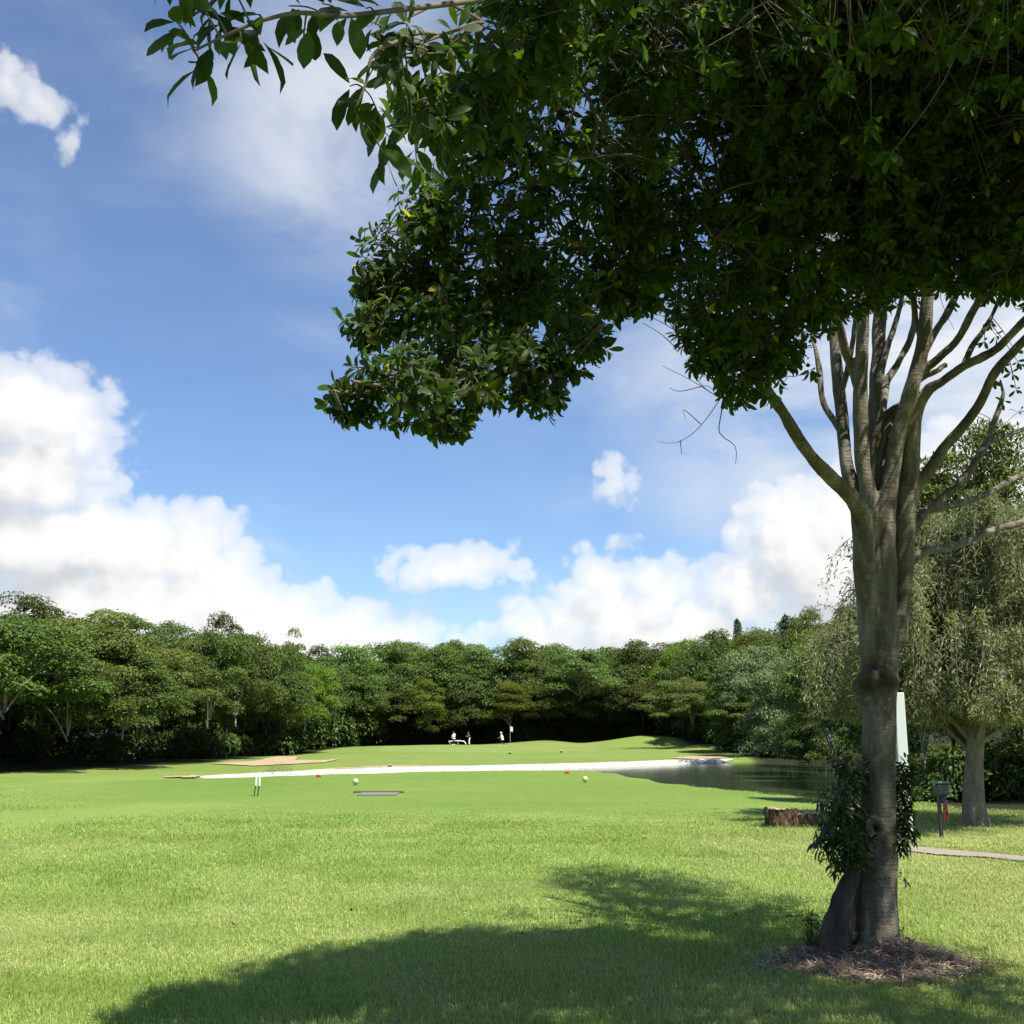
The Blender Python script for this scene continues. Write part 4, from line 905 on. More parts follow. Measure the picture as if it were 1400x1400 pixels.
# patchy height and colour: clumps, worn spots, drier turf to the right
patch = .5 * vnoise(x, y, .7, 1) + .3 * vnoise(x, y, 2.3, 2) + .2 * vnoise(x, y, 7, 3)
dry = np.clip(smooth(1.0, 5.5, x) * smooth(24, 15, y) * smooth(3, 6, y) + .35 * smooth(13, 7, y) + .04 + (vnoise(x, y, .42, 9) - .5) * 1.3 + (vnoise(x, y, 1.6, 12) - .5) * .6 + (vnoise(x, y, 5, 10) - .5) * .5, 0, 1)
hgt = (.028 + .040 * patch ** 1.3) * r.uniform(.55, 1.3, n) * (1 - .3 * dry); hgt[r.random(n) < .006] *= 1.7
hgt *= 1 - .72 * smooth(-5, 1, teed[ok])
wid = .0022 * np.maximum(1, y / 7.0) * r.uniform(.7, 1.4, n)
yaw = r.uniform(0, 2 * PI, n); swirl = 6.28 * vnoise(x, y, 1.2, 21)
lean = np.stack([np.cos(yaw) + .7 * np.cos(swirl), np.sin(yaw) + .7 * np.sin(swirl)], -1) * r.uniform(.15, .75, (n, 1))
z = height(x, y)
b = np.stack([x, y, z], -1); sd = np.stack([-np.sin(yaw * 1.7), np.cos(yaw * 1.7), np.zeros(n)], -1) * wid[:, None]
l3 = np.c_[lean, np.zeros(n)] * hgt[:, None]; up3 = np.c_[np.zeros((n, 2)), hgt]
V = np.stack([b - sd * .8 - up3 * .1, b + l3 * .35 + up3 * .62 + sd, b + l3 + up3 * (1 - .25 * np.linalg.norm(lean, axis=1))[:, None], b + l3 * .35 + up3 * .62 - sd], 1).reshape(-1, 3)
t = NT('grass_blades')
rn, dr = t.attr('rnd'), t.attr('dry')
col = t.ramp(rn, [(0, (.115, .20, .036)), (.55, (.265, .365, .082)), (.9, (.43, .475, .15)), (1, (.64, .57, .29))])
col = t.mix(dr, col, t.ramp(rn, [(0, (.215, .27, .075)), (.5, (.375, .40, .145)), (1, (.58, .53, .28))]))
t.base(col, .5, .3)
tr = t.node('ShaderNodeBsdfTranslucent'); t.l(t.mix(1.0, col, (1.25, 1.3, .7), 'MULTIPLY'), tr.inputs[0])
mx = t.node('ShaderNodeMixShader'); mx.inputs[0].default_value = .35
t.l(t.b.outputs[0], mx.inputs[1]); t.l(tr.outputs[0], mx.inputs[2]); t.l(mx.outputs[0], t.out.inputs[0])
MAT_GRASS = t.m
rnd = np.clip(r.random(n) * .75 + .35 * (1 - patch) - .05, 0, 1)
link('grass', mesh('grass', V, [np.arange(n * 4).reshape(-1, 4)], t.m, False, {'rnd': np.repeat(rnd, 4), 'dry': np.repeat(dry, 4)}), kind='stuff')

# dead straw and needles heaped round the foot of the trunk
n = 15000; a = r.uniform(0, 2 * PI, n); q = np.sqrt(r.random(n)) * r.uniform(.7, 1.05, n) * (1 + .35 * (vnoise(np.cos(a) * 1.3, np.sin(a) * 1.3, 2.2, 14) - .4)) * (1 + .5 * (r.random(n) < .06))
x = litter_c[0] + np.cos(a) * q * .76; y = litter_c[1] + np.sin(a) * q * .66
mound = lambda x, y: .10 * np.exp(-(((x - TB[0]) / .45) ** 2 + ((y - TB[1]) / .4) ** 2)) + .012
z = height(x, y) + mound(x, y) + r.uniform(-.006, .022, n)
yaw = r.uniform(0, 2 * PI, n); X = np.stack([np.cos(yaw), np.sin(yaw), r.normal(0, .28, n)], -1)
L_ = r.uniform(.035, .15, n); V, F = kites(np.stack([x, y, z], -1), X, sph(n, r) * .6 + (0, 0, 1), L_, r.uniform(.0012, .0032, n), .1)
gx2, gy2 = np.meshgrid(np.linspace(-1.2, 1.2, 60), np.linspace(-1, 1, 60)); rad = np.hypot(gx2 / 1.05, gy2 / .9)
X2, Y2 = litter_c[0] + gx2, litter_c[1] + gy2
Z2 = height(X2, Y2) + mound(X2, Y2) * smooth(1.15, .7, rad) - .06 * smooth(.6, .92, rad + .25 * (vnoise(X2, Y2, 5, 4) - .5)) + .012 * vnoise(X2, Y2, 14, 6)
i = (np.arange(59)[:, None] * 60 + np.arange(59)[None]).ravel()
A = Acc(); A.add(V, F, 0); A.add(np.stack([X2, Y2, Z2], -1).reshape(-1, 3), np.stack([i, i + 1, i + 61, i + 60], -1), 1)
t = NT('straw'); rr = t.node('ShaderNodeNewGeometry').outputs['Random Per Island']
t.base(t.ramp(rr, [(0, (.10, .07, .048)), (.5, (.23, .165, .115)), (.85, (.38, .29, .195)), (1, (.6, .52, .36))]), .8, .2)
link('pine_straw', A.mesh('pine_straw', [t.m, plain('leaf_mould', (.06, .038, .025), .95, .1, .5, 25)]), kind='stuff')
# a few fallen leaves on the lawn
n = 46; x = r.uniform(-2.5, 5.5, n); y = r.uniform(6.5, 15, n); V, F = leaves(np.stack([x, y, height(x, y) + .045], -1), np.c_[sph(n, r)[:, :2], r.normal(0, .2, n)], sph(n, r) * .5 + (0, 0, 1), r.uniform(.05, .09, n))
link('fallen_leaves', mesh('fallen_leaves', V, F, plain('dry_leaf', (.13, .075, .035), .7, .3, .5, 3), True), kind='stuff')

# ------------------------------------------------------------------ things on the course
def thing(name, p, label, cat, group=None, rz=0.0):
    e = link(name, None, None, label=label, category=cat, group=group); e.location = p; e.rotation_euler = (0, 0, rz); return e
def put(name, parts, mat, parent, sm=False):
    A = Acc()
    for p in parts: A.add(*p)
    return link(name, A.mesh(name, mat if isinstance(mat, list) else [mat], sm), parent)
WHITE = plain('white_paint', (.55, .56, .53), .45, .4, .05, 3)
DGREEN = plain('dark_green_paint', (.008, .022, .018), .4, .5, .15, 6)
BLACK = plain('black_paint', (.02, .02, .02), .5, .4, .2, 6)
RED = plain('red_paint', (.38, .035, .018), .4, .5, .1, 9)
CREAM = plain('cream_paint', (.40, .42, .2), .35, .5, .08, 20)
STEEL = plain('steel', (.45, .46, .45), .35, .6, .1, 20)

# sign board, seen edge on
sb = hit(1243, 1151); v = np.array([.105, .995, 0]); w = np.array([.995, -.105, 0])
H_ = P(1237, 947, sb[1])[2] - sb[2]; Wd = M(14, 1237, 1050, sb[1])
e = thing('sign_board', sb, 'tall white sign slab standing edge-on right behind the big trunk', 'sign')
ax = np.array([v, w, (0, 0, 1)])
A = Acc(); bv, bf = rbox((0, 0, 0), (.82, Wd, H_ + .1), .012); bv = bv @ ax + v * .41 + (0, 0, H_ / 2 - .05); A.add(bv, bf)
link('board', A.mesh('board', [plain('sign_white', (.48, .52, .50), .4, .4, .04, 2)]), e)
fp = lambda s, z: v * s - w * (Wd / 2 + .003) + np.array([0, 0, z])
rr = np.random.default_rng(3); A = Acc()
for c_ in range(3):                                                   # columns of small grey characters
    for k in range(11):
        for m in range(5):
            s0 = .10 + c_ * .2 + rr.uniform(-.035, .035); z0 = H_ * .93 - k * .085 + rr.uniform(-.03, .03)
            A.add(*box(fp(s0, z0), (rr.choice([.008, .05]), .004, rr.choice([.05, .008])), ax))
link('lettering', A.mesh('lettering', [plain('sign_ink', (.12, .2, .24), .5, .3, .1)]), e)
A = Acc(); A.add(*box(fp(.22, H_ * .42), (.30, .004, .26), ax)); link('blue_panel', A.mesh('blue_panel', [plain('sign_blue', (.03, .10, .28), .4, .4, .05)]), e)
A = Acc()
for k in range(3): A.add(*box(fp(.22, H_ * .42 + (k - 1) * .075) - w * .003, (.2, .004, .022), ax))
link('lettering', A.mesh('blue_panel_text', [WHITE]), e)

# ball washer on a post with two towels
bw = hit(1287.5, 1147); Hb = P(1290, 1066, bw[1])[2] - bw[2]
e = thing('ball_washer', bw, 'dark green ball washer on a thin black post in front of the weeping tree', 'ball washer', None, .3)
put('post', [rbox((0, 0, Hb * .36), (.05, .05, Hb * .76), .008)], BLACK, e)
put('housing', [rbox((.05, 0, Hb * .84), (.2, .16, Hb * .2), .025)], DGREEN, e)
put('lid', [rbox((.05, 0, Hb * .955), (.23, .19, .03), .01), rbox((-.05, 0, Hb * .915), (.05, .04, .05), .01)], plain('lid_green', (.06, .12, .105), .35, .5, .1), e)
put('handle', [tube([(.05, 0, Hb * .95), (.05, 0, Hb * 1.06)], .012, 8), lathe([(.001, Hb * 1.03), (.03, Hb * 1.045), (.03, Hb * 1.075), (.001, Hb * 1.09)], 12)], BLACK, e, True)
def towel(label, mat, dx, z1, z0, wd):
    A = Acc(); zs = np.linspace(z1, z0, 14); us = np.linspace(-1, 1, 9)
    g = lambda s: np.array([[dx + u * wd * (.55 + .45 * (k / 13)), -.045 - s + .014 * math.sin(u * 6 + k * .25) * (k / 13), zz] for k, zz in enumerate(zs) for u in us])
    i = (np.arange(13)[:, None] * 9 + np.arange(8)[None]).ravel(); F = np.stack([i, i + 1, i + 10, i + 9], -1)
    A.add(g(0), F); A.add(g(.008), F[:, ::-1])
    o = link('towel', A.mesh('towel', [mat], True), None, label=label, category='towel', group='towels on the ball washer'); o.location = bw; o.rotation_euler = (0, 0, .3)
towel('short blue towel hanging directly under the green ball washer housing', plain('blue_towel', (.015, .03, .11), .9, .1, .3, 30), .06, Hb * .76, Hb * .60, .05)  # both towels coloured darker, in place of shade falling on them
towel('long dark red towel hanging under the blue one on the washer post', plain('red_towel', (.09, .022, .02), .9, .1, .3, 30), .075, Hb * .63, Hb * .30, .055)

# tree stump with a ragged light front
su = hit(1086, 1131); e = thing('tree_stump', su, 'low double tree stump with a ragged bark front beside the pond', 'stump')
def stump(cx, cy, r0, h, seed, nn=44):
    hs = np.linspace(-.05, h, 8); V = []
    for k, zz in enumerate(hs):
        for j in range(nn):
            a_ = j * 2 * PI / nn; c_, s_ = math.cos(a_), math.sin(a_)
            q_ = mnoise.noise(Vector((c_ * 2.2, s_ * 2.2, zz * 2 + seed))) * .2 + mnoise.noise(Vector((c_ * 7, s_ * 7, zz * 7 + seed))) * .17
            rr_ = r0 * (1.12 - .1 * k / 7 + q_); V.append((cx + c_ * rr_, cy + s_ * rr_ * .8, zz + (.05 * mnoise.noise(Vector((c_ * 3, s_ * 3, seed))) if k == 7 else 0)))
    i = (np.arange(7)[:, None] * nn); j = np.arange(nn)[None]; j2 = (j + 1) % nn
    return np.array(V), np.stack([i + j, i + j2, i + nn + j2, i + nn + j], -1).reshape(-1, 4), np.array(V[-nn:])
BST = barkmat('stump_bark', (.03, .018, .011), (.12, .075, .045), (.42, .34, .25), 12, .5, 1.0)
WST = plain('cut_wood', (.36, .30, .21), .85, .15, .3, 14)
A, B_ = Acc(), Acc()
for cx, cy, r0, h, sd_ in ((-.2, 0, .26, .31, 1), (.25, .06, .25, .23, 5)):
    V, F, top = stump(cx, cy, r0, h, sd_); A.add(V, F); m_ = len(top)
    c_ = top.mean(0) - (0, 0, .02); inn = c_ + (top - c_) * .6 + np.array([[0, 0, .03 * mnoise.noise(Vector(p * 9))] for p in top])
    j = np.arange(m_); j2 = (j + 1) % m_
    B_.add(np.r_[top * 1.0, inn, [c_]], [np.stack([j, j2, m_ + j2, m_ + j], -1), np.stack([m_ + j, m_ + j2, np.full(m_, 2 * m_)], -1)])
link('bark', A.mesh('stump_bark', [BST], False), e); link('cut_top', B_.mesh('stump_top', [WST]), e)

# tee markers and other small things on the tee
for px, py, lab in ((486, 1074, 'pale round tee marker ball left of the pair, above the grey slab'), (800, 1070.5, 'pale round tee marker ball on the right near the pond')):
    p = hit(px, py); e = thing('tee_marker', p, lab, 'tee marker', 'round tee markers')
    th = np.linspace(-PI / 2, PI / 2, 13); put('ball', [lathe([(max(.088 * math.cos(a_), .0008), .115 + .088 * math.sin(a_)) for a_ in th], 20)], CREAM, e, True)
    put('spike', [tube([(0, 0, -.05), (0, 0, .045)], .012, 8)], BLACK, e)
for px, py, lab in ((435.5, 1063.2, 'small red tee block in front of the white bank on the left'), (775, 1058, 'small red tee block beyond the right-hand round marker')):
    p = hit(px, py); e = thing('tee_marker', p, lab, 'tee marker', 'red tee markers')
    put('block', [rbox((-.035, 0, .055), (.085, .09, .11), .02), rbox((.05, 0, .05), (.075, .09, .10), .02)], RED, e)
    put('spike', [tube([(0, 0, -.05), (0, 0, .01)], .012, 8)], BLACK, e)
p = hit(350, 1089); hh = P(350, 1056.5, p[1])[2] - p[2]
e = thing('marker_post', p, 'pair of thin stakes with white upper halves at the front of the tee', 'marker')
for sx_ in (-.04, .045):
    o = put('stake', [tube([(sx_ - .012, 0, -.05), (sx_ + .018, 0, hh * .5)], .014, 6)], DGREEN, e)
    put('sleeve', [rbox((sx_ + .03, -.002, hh * .72), (.048, .024, hh * .56), .006)], WHITE, o)
p = hit(515, 1086.5); e = thing('ground_slab', p, 'grey concrete slab sunk in the grass by the left round marker', 'slab')
put('slab', [rbox((.05, .0, .012), (.95, 1.0, .05), .012)], plain('slab_grey', (.15, .145, .13), .9, .1, .15, 9), e)
put('rim', [rbox((-.02, .56, .02), (1.3, .09, .09), .02)], plain('slab_soil', (.07, .085, .03), .95, .1, .4, 14), e)
V, F = bush(41, 9, 60, .05, .1, .09); V = V * np.array([1.1, 1, 1]) * .8
p = hit(381, 1063.5); o = link('weed_plant', mesh('weed_plant', V * .8, [F], L_DARK), None, label='small dark weed tuft standing before the white bank on the left', category='weed'); o.location = p
for px, py, lab in ((697, 1031, 'tiny dark sprinkler head in the slope below the flag'), (767.5, 1029, 'tiny dark sprinkler head in the slope right of the flag'), (533, 1049.5, 'tiny dark sprinkler head by the low strip of sand')):
    p = hit(px, py); e = thing('sprinkler_head', p, lab, 'sprinkler', 'sprinkler heads')
    put('cap', [lathe([(.0008, .17), (.09, .155), (.13, .1), (.14, 0), (.14, -.05)], 14)], BLACK, e, True); put('nozzle', [lathe([(.0008, .22), (.04, .21), (.04, .15)], 10)], STEEL, e, True)

# flag on the green
p = P(697.5, 1017, 141); p[2] = hz(p[0], p[1]); e = thing('golf_flag', p, 'white flag on a thin pole on the green', 'flag')
put('pole', [tube([(0, 0, -.05), (0, 0, 2.45)], .018, 8)], STEEL, e)
us = np.linspace(0, 1, 9); fv = np.array([[.02 + u * .32, .05 * math.sin(u * 7 + k) * u, 2.42 - k * .2 - .14 * u - (.02 * math.sin(u * 5))] for k in range(4) for u in us])
i = (np.arange(3)[:, None] * 9 + np.arange(8)[None]).ravel(); F = np.stack([i, i + 1, i + 10, i + 9], -1)
A = Acc(); A.add(fv, F); A.add(fv + (0, .012, 0), F[:, ::-1]); link('pennant', A.mesh('pennant', [WHITE], True), e)
# low white curved rail by the golfers
p = P(625, 1017, 147.5); p[2] = hz(p[0], p[1]); e = thing('curved_rail', p, 'low white curved rail between the two golfers on the left of the green', 'rail')
put('rail', [tube(*spline([(-1.15, 0, .42), (-.4, 0, .5), (.4, 0, .5), (.95, 0, .4), (1.15, 0, .02)], [.075] * 5, 6), 10)], WHITE, e, True)
for x_ in (-.95, .1): put('leg', [tube([(x_, 0, -.05), (x_, 0, .45)], .04, 8)], STEEL, e)

# ------------------------------------------------------------------ golfers
SKIN = plain('skin', (.50, .31, .21), .55, .3, .06); HAIR = plain('hair', (.02, .016, .013), .5, .4, .3, 40)
def skinned(name, J, E, mat, parent, sub=1):
    ks = list(J); me = bpy.data.meshes.new(name); me.from_pydata([J[k][:3] for k in ks], [(ks.index(a_), ks.index(b_)) for a_, b_ in E], [])
    o = bpy.data.objects.new(name + '_raw', me); C.objects.link(o)
    o.modifiers.new('s', 'SKIN')
    for sv, k in zip(me.skin_vertices[0].data, ks):
        q_ = J[k][3]; sv.radius = (q_, q_) if not isinstance(q_, tuple) else q_
    me.skin_vertices[0].data[0].use_root = True
    ss = o.modifiers.new('u', 'SUBSURF'); ss.levels = ss.render_levels = sub
    d_ = bpy.context.evaluated_depsgraph_get(); out = bpy.data.meshes.new_from_object(o.evaluated_get(d_)); bpy.data.objects.remove(o)
    out.name = name; out.materials.clear(); out.materials.append(mat); out.polygons.foreach_set('use_smooth', np.full(len(out.polygons), True))
    return link(name, out, parent)

def golfer(px, y, rz, label, pose, shirt, trouser, hat, shoe):
    p = P(px, 1018, y); p[2] = hz(p[0], p[1])
    e = thing('person', p, label, 'person', None, rz)
    bend = pose.get('bend', 0); J = {'pelvis': (0, 0, .93, .125)}
    def up(z_, y_=0.0): return (0, math.sin(bend) * z_ + math.cos(bend) * y_, .93 + math.cos(bend) * z_)
    J['waist'] = (*up(.16), .12); J['chest'] = (*up(.36), .145); J['neck'] = (*up(.53), .055)
    hd = np.array(up(.60)); J['head'] = (*hd, .075); J['crown'] = (hd[0], hd[1] + .015, hd[2] + .11, .085)
    J['nose'] = (hd[0], hd[1] + .105, hd[2] + .05, .018)
    E = [('pelvis', 'waist'), ('waist', 'chest'), ('chest', 'neck'), ('neck', 'head'), ('head', 'crown'), ('head', 'nose')]
    for s, S_ in ((-1, 'l'), (1, 'r')):
        sh = np.array(up(.46)) + (s * .17, 0, 0); J['sh' + S_] = (*sh, .06)
        el, wr = (np.array(a_) for a_ in pose['arm' + S_]); J['el' + S_] = (*el, .042); J['wr' + S_] = (*wr, .028)
        d_ = unit(wr - el); pm = wr + d_ * .07; J['pm' + S_] = (*pm, .032)
        E += [('chest', 'sh' + S_), ('sh' + S_, 'el' + S_), ('el' + S_, 'wr' + S_), ('wr' + S_, 'pm' + S_)]
        sd_ = unit(np.cross(d_, (0, 1, .1)))
        for f_ in range(4):
            a_ = pm + d_ * .055 + sd_ * (f_ - 1.5) * .022; b_ = a_ + d_ * (.03, .036, .034, .024)[f_] + np.array([0, -.012, 0])
            J[f'fa{f_}{S_}'] = (*a_, .009); J[f'fb{f_}{S_}'] = (*b_, .008); E += [('pm' + S_, f'fa{f_}{S_}'), (f'fa{f_}{S_}', f'fb{f_}{S_}')]
        th_ = wr + d_ * .03 + sd_ * -.045 + np.array([0, .02, 0]); J['th' + S_] = (*th_, .011); E += [('wr' + S_, 'th' + S_)]
        kn, an = (np.array(a_) for a_ in pose['leg' + S_]); J['hip' + S_] = (s * .09, 0, .86, .095); J['kn' + S_] = (*kn, .062); J['an' + S_] = (*an, .042); J['toe' + S_] = (an[0] + s * .03, an[1] + .17, .035, .035)
        E += [('pelvis', 'hip' + S_), ('hip' + S_, 'kn' + S_), ('kn' + S_, 'an' + S_), ('an' + S_, 'toe' + S_)]
    skinned('body', J, E, SKIN, e)
    sub = lambda ks, k=1.18: {a_: (*J[a_][:3], J[a_][3] * k) for a_ in ks}
    el2 = {}
    sl = sub(['pelvis', 'waist', 'chest', 'shl', 'shr'], 1.14)
    for S_ in 'lr':
        a_, b_ = np.array(J['sh' + S_][:3]), np.array(J['el' + S_][:3]); m_ = a_ + (b_ - a_) * .75; sl['sl' + S_] = (*m_, .064)
    sl['hem'] = (0, 0, .80, .15); sl['pelvis'] = (0, 0, .93, .165); sl['waist'] = (*sl['waist'][:3], .165); sl['chest'] = (*sl['chest'][:3], .178)
    skinned('shirt', sl, [('hem', 'pelvis'), ('pelvis', 'waist'), ('waist', 'chest'), ('chest', 'shl'), ('chest', 'shr'), ('shl', 'sll'), ('shr', 'slr')], shirt, e)
    tr_ = sub(['pelvis', 'hipl', 'hipr', 'knl', 'knr', 'anl', 'anr'], 1.16); tr_['pelvis'] = (0, 0, .93, .134); tr_['belt'] = (0, 0, 1.02, .122)
    skinned('trousers', tr_, [('pelvis', 'belt'), ('pelvis', 'hipl'), ('pelvis', 'hipr'), ('hipl', 'knl'), ('hipr', 'knr'), ('knl', 'anl'), ('knr', 'anr')], trouser, e)
    for S_ in 'lr':
        a_, t_ = np.array(J['an' + S_][:3]), np.array(J['toe' + S_][:3]); skinned('shoe', {'a': (*(a_ - (0, .03, .03)), .056), 'b': (*((a_ + t_) / 2 - (0, 0, .005)), .052), 'c': (*(t_ + (0, .02, 0)), .046)}, [('a', 'b'), ('b', 'c')], shoe, e)
    th_ = np.linspace(.12, PI / 2, 7); prof_ = [(max(.112 * math.cos(a_), .001), .12 * math.sin(a_)) for a_ in th_]
    V, F = lathe([(.15 if hat else .112, -.005), (.15 if hat else .112, .006)] + prof_, 18) if hat else lathe([(.10, -.05)] + prof_, 18)
    V = V + np.array([hd[0], hd[1] + .005, hd[2] + .09]); put('hat' if hat else 'hair', [(V, F)], hat or HAIR, e, True)
    return e
DK = plain('dark_cloth', (.022, .024, .03), .85, .1, .2, 12); WC = plain('white_cloth', (.8, .8, .79), .85, .1, .04, 12)
golfer(620.5, 145.5, 2.6, 'person in white shirt and dark trousers standing bareheaded at the left end of the rail',
       {'arml': ((-.27, .05, 1.16), (-.2, .22, 1.02)), 'armr': ((.27, .02, 1.14), (.22, .18, 1.0)), 'legl': ((-.11, .03, .5), (-.12, -.02, .08)), 'legr': ((.11, .06, .5), (.13, .05, .08)), 'bend': .12}, WC, DK, None, WC)
golfer(641.5, 144.5, 1.9, 'person in dark shirt and white trousers beside the curved rail on the green',
       {'arml': ((-.3, .1, 1.18), (-.16, .3, 1.1)), 'armr': ((.29, .12, 1.16), (.1, .32, 1.12)), 'legl': ((-.12, .04, .5), (-.15, 0, .08)), 'legr': ((.12, .05, .5), (.15, .02, .08)), 'bend': .25}, DK, WC, None, DK)
golfer(687, 139, 1.5, 'person in white hat and white shirt walking with dark trousers near the flag',
       {'arml': ((-.27, .2, 1.12), (-.22, .42, 1.0)), 'armr': ((.27, .05, 1.12), (.25, .22, .95)), 'legl': ((-.1, .2, .52), (-.1, .24, .08)), 'legr': ((.1, .05, .5), (.11, -.28, .12)), 'bend': .3}, WC, DK, WC, WC)

# ------------------------------------------------------------------ sky, clouds, sun
SUN = unit([.355, -.39, .848]); EL, AZ = math.asin(SUN[2]), math.atan2(SUN[0], SUN[1])
w = bpy.data.worlds.new('World'); S.world = w; w.use_nodes = True
class WT(NT):
    def __init__(s, tree): s.t = tree; s.n = tree.nodes
def ang(px, py): r_ = unit(ray(px, py)); return math.atan2(r_[0], r_[1]), math.asin(r_[2])
CUM = [(15, 565, 105, 88), (85, 575, 85, 72), (120, 612, 52, 58), (30, 650, 140, 90), (60, 745, 230, 70), (170, 762, 140, 75), (265, 758, 82, 70), (300, 800, 90, 60), (170, 830, 280, 70), (392, 838, 75, 44), (470, 855, 90, 40), (540, 846, 40, 26), (340, 880, 300, 60), (120, 900, 300, 90), (480, 890, 130, 22), (950, 905, 260, 70), (1250, 880, 260, 110), (-150, 620, 160, 150), (-120, 790, 200, 90),
       (625, 777, 92, 25), (585, 768, 45, 24), (672, 772, 44, 24), (706, 826, 26, 13), (828, 795, 62, 50), (790, 815, 40, 40), (900, 805, 60, 46), (850, 850, 120, 55), (760, 868, 95, 36), (950, 850, 90, 50), (1030, 815, 85, 80), (1090, 745, 95, 95), (1140, 700, 70, 60), (1180, 790, 170, 110), (1330, 700, 190, 120), (848, 655, 25, 27), (14, 108, 40, 34), (58, 146, 26, 22), (90, 184, 12, 18)]
g = bpy.data.node_groups.new('cloud_field', 'ShaderNodeTree')
g.interface.new_socket('Vector', in_out='INPUT', socket_type='NodeSocketVector'); g.interface.new_socket('Field', in_out='OUTPUT', socket_type='NodeSocketFloat')
G_ = WT(g); gi, go = G_.node('NodeGroupInput'), G_.node('NodeGroupOutput')
sx = G_.node('ShaderNodeSeparateXYZ'); G_.l(gi.outputs[0], sx.inputs[0])
uu = G_.math('ARCTAN2', sx.outputs[0], sx.outputs[1]); vv = G_.math('ARCSINE', sx.outputs[2])
nz1 = G_.node('ShaderNodeTexNoise'); nz1.inputs['Scale'].default_value = 16; nz1.inputs['Detail'].default_value = 2; G_.l(gi.outputs[0], nz1.inputs['Vector'])
cm = G_.node('ShaderNodeCombineXYZ'); G_.l(uu, cm.inputs[0]); G_.l(vv, cm.inputs[1])
wp = G_.node('ShaderNodeVectorMath', operation='MULTIPLY_ADD'); sb_ = G_.node('ShaderNodeVectorMath', operation='SUBTRACT'); G_.l(nz1.outputs['Color'], sb_.inputs[0]); sb_.inputs[1].default_value = (.5, .5, .5)
G_.l(sb_.outputs[0], wp.inputs[0]); wp.inputs[1].default_value = (.03, .03, 0); G_.l(cm.outputs[0], wp.inputs[2])
acc = None
for px, py, rx, ry in CUM:
    c_ = ang(px, py); du = abs(ang(px + rx, py)[0] - c_[0]); dv = abs(ang(px, py + ry)[1] - c_[1])
    a_ = G_.node('ShaderNodeVectorMath', operation='SUBTRACT'); G_.l(wp.outputs[0], a_.inputs[0]); a_.inputs[1].default_value = (*c_, 0)
    b_ = G_.node('ShaderNodeVectorMath', operation='MULTIPLY'); G_.l(a_.outputs[0], b_.inputs[0]); b_.inputs[1].default_value = (1 / du, 1 / dv, 0)
    ln = G_.node('ShaderNodeVectorMath', operation='LENGTH'); G_.l(b_.outputs[0], ln.inputs[0])
    k_ = math.sqrt(du * dv) / .05
    val = G_.math('MULTIPLY', G_.math('SUBTRACT', 1.0, ln.outputs['Value']), k_)     # in units of angle, so that every edge is equally ragged
    acc = val if acc is None else G_.math('SMOOTH_MAX', acc, val, .14)
vo = G_.node('ShaderNodeTexVoronoi', feature='F1'); vo.inputs['Scale'].default_value = 38; vo.inputs['Detail'].default_value = 1.6; vo.inputs['Roughness'].default_value = .5; vo.normalize = True; G_.l(gi.outputs[0], vo.inputs['Vector'])
nz2 = G_.noise(34, 5, .6, gi.outputs[0])
acc = G_.math('ADD', acc, G_.math('MULTIPLY', G_.math('SUBTRACT', .40, vo.outputs['Distance']), 1.35))
acc = G_.math('ADD', acc, G_.math('MULTIPLY', G_.math('SUBTRACT', nz2, .5), .8))
G_.l(acc, go.inputs[0])

T_ = WT(w.node_tree); D_ = T_.node('ShaderNodeTexCoord').outputs['Generated']
sky = T_.node('ShaderNodeTexSky', sky_type='NISHITA', sun_disc=False, sun_elevation=EL, sun_rotation=AZ, air_density=1.0, dust_density=.12, ozone_density=3.0)
SKY_K = .058
def field(off):
    a_ = T_.node('ShaderNodeVectorMath', operation='ADD'); T_.l(D_, a_.inputs[0]); a_.inputs[1].default_value = off
    n_ = T_.node('ShaderNodeVectorMath', operation='NORMALIZE'); T_.l(a_.outputs[0], n_.inputs[0])
    q_ = T_.n.new('ShaderNodeGroup'); q_.node_tree = g; T_.l(n_.outputs[0], q_.inputs[0]); return q_.outputs[0]
f0, f1 = field((0, 0, 0)), field((.016, 0, .032))
def sstep(v_, a_, b_):
    m_ = T_.node('ShaderNodeMapRange', interpolation_type='SMOOTHSTEP'); T_.l(v_, m_.inputs[0]); m_.inputs[1].default_value = a_; m_.inputs[2].default_value = b_; return m_.outputs[0]
mask = T_.math('MULTIPLY', sstep(f0, -.05, .21), T_.math('MULTIPLY_ADD', sstep(f0, .05, 1.0), .5, .5))
shade = T_.math('SUBTRACT', f1, f0)
depth = sstep(f0, .2, 2.2)
lit = T_.math('ADD', T_.math('MULTIPLY', sstep(shade, .8, -.9), .8), T_.math('SUBTRACT', .36, T_.math('MULTIPLY', depth, .34)), clamp=True)
ccol = T_.ramp(lit, [(0, (.54, .57, .62)), (.35, (.70, .725, .76)), (.65, (.92, .92, .92)), (1, (1.08, 1.07, 1.05))])
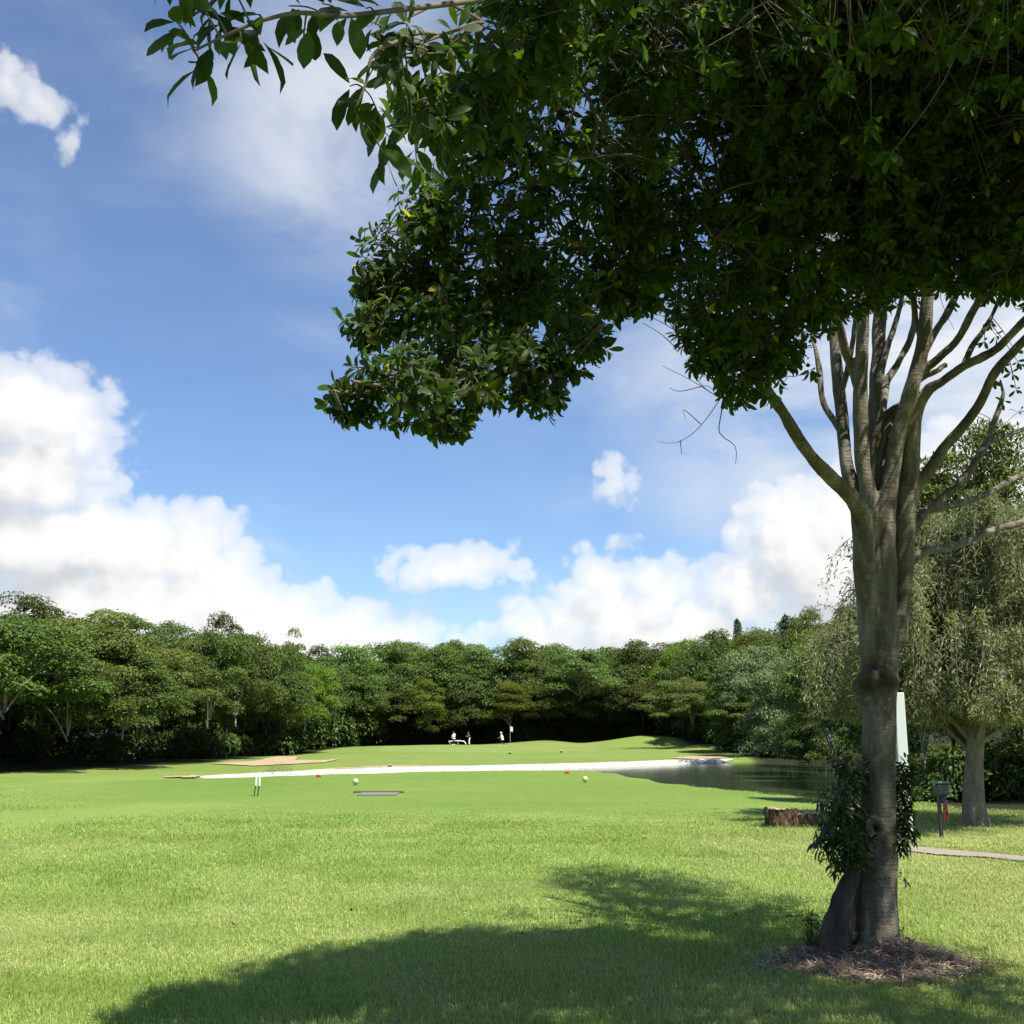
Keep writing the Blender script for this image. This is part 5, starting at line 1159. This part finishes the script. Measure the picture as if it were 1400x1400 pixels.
# thin high veil: streaks over the upper sky and a bright milky patch behind the tree
mp = T_.node('ShaderNodeMapping'); mp.inputs['Rotation'].default_value = (0, .5, .2); mp.inputs['Scale'].default_value = (2.2, 1.0, 5.0); T_.l(D_, mp.inputs[0])
ci = T_.noise(2.6, 5, .56, mp.outputs[0], dist=.35); cl = T_.noise(3.2, 3, .5, D_)
veil = T_.math('MULTIPLY', sstep(ci, .42, .78), sstep(cl, .38, .62))
def spot(px, py, rad):
    d_ = T_.node('ShaderNodeVectorMath', operation='DISTANCE'); T_.l(D_, d_.inputs[0]); d_.inputs[1].default_value = tuple(unit(ray(px, py))); return sstep(d_.outputs['Value'], rad, rad * .15)
veil = T_.math('MULTIPLY', T_.math('ADD', veil, T_.math('MULTIPLY', ci, .3)), .42)
milk = T_.math('MULTIPLY', T_.math('MAXIMUM', spot(1290, 540, .30), T_.math('MULTIPLY', T_.math('MAXIMUM', spot(470, 170, .19), spot(1040, 560, .2)), .78)), T_.math('MULTIPLY_ADD', ci, 2.6, -.6, clamp=True))
veil = T_.math('MAXIMUM', veil, milk, clamp=True)
skyc = T_.mix(1.0, sky.outputs[0], (SKY_K * .84, SKY_K * .97, SKY_K * 1.12), 'MULTIPLY')
cc = T_.mix(1.0, ccol, (.40,) * 3, 'MULTIPLY')
tot_ = T_.mix(mask, T_.mix(veil, skyc, (.35,.365,.385)), cc)
sz_ = T_.node('ShaderNodeSeparateXYZ'); T_.l(D_, sz_.inputs[0])
bg = T_.n['Background']; T_.l(tot_, bg.inputs[0]); bg.inputs[1].default_value = 1.0
w.cycles.sampling_method = 'MANUAL'; w.cycles.sample_map_resolution = 512

sl = bpy.data.lights.new('sun', 'SUN'); sl.energy = 4.2; sl.angle = math.radians(.53); sl.color = (1, .955, .88)
so = link('sun', sl); so.rotation_euler = Vector(SUN).to_track_quat('Z', 'Y').to_euler()

cam = bpy.data.cameras.new('camera'); cam.sensor_width = 36; cam.lens = 36 * FOC / 1400; cam.clip_end = 3000; cam.clip_start = .05
co_ = link('camera', cam); co_.location = CAM; co_.rotation_euler = (PI / 2 + PITCH, 0, 0); S.camera = co_
S.render.engine = 'CYCLES'
S.view_settings.view_transform = 'Standard'; S.view_settings.look = 'None'; S.view_settings.gamma = 1
S.view_settings.exposure = 1.3
S.cycles.use_denoising = True; S.cycles.denoiser = 'OPENIMAGEDENOISE'
S.cycles.max_bounces = 8; S.cycles.diffuse_bounces = 4; S.cycles.transmission_bounces = 4; S.cycles.transparent_max_bounces = 4
S.cycles.caustics_reflective = False; S.cycles.caustics_refractive = False
S.cycles.sample_clamp_indirect = 4
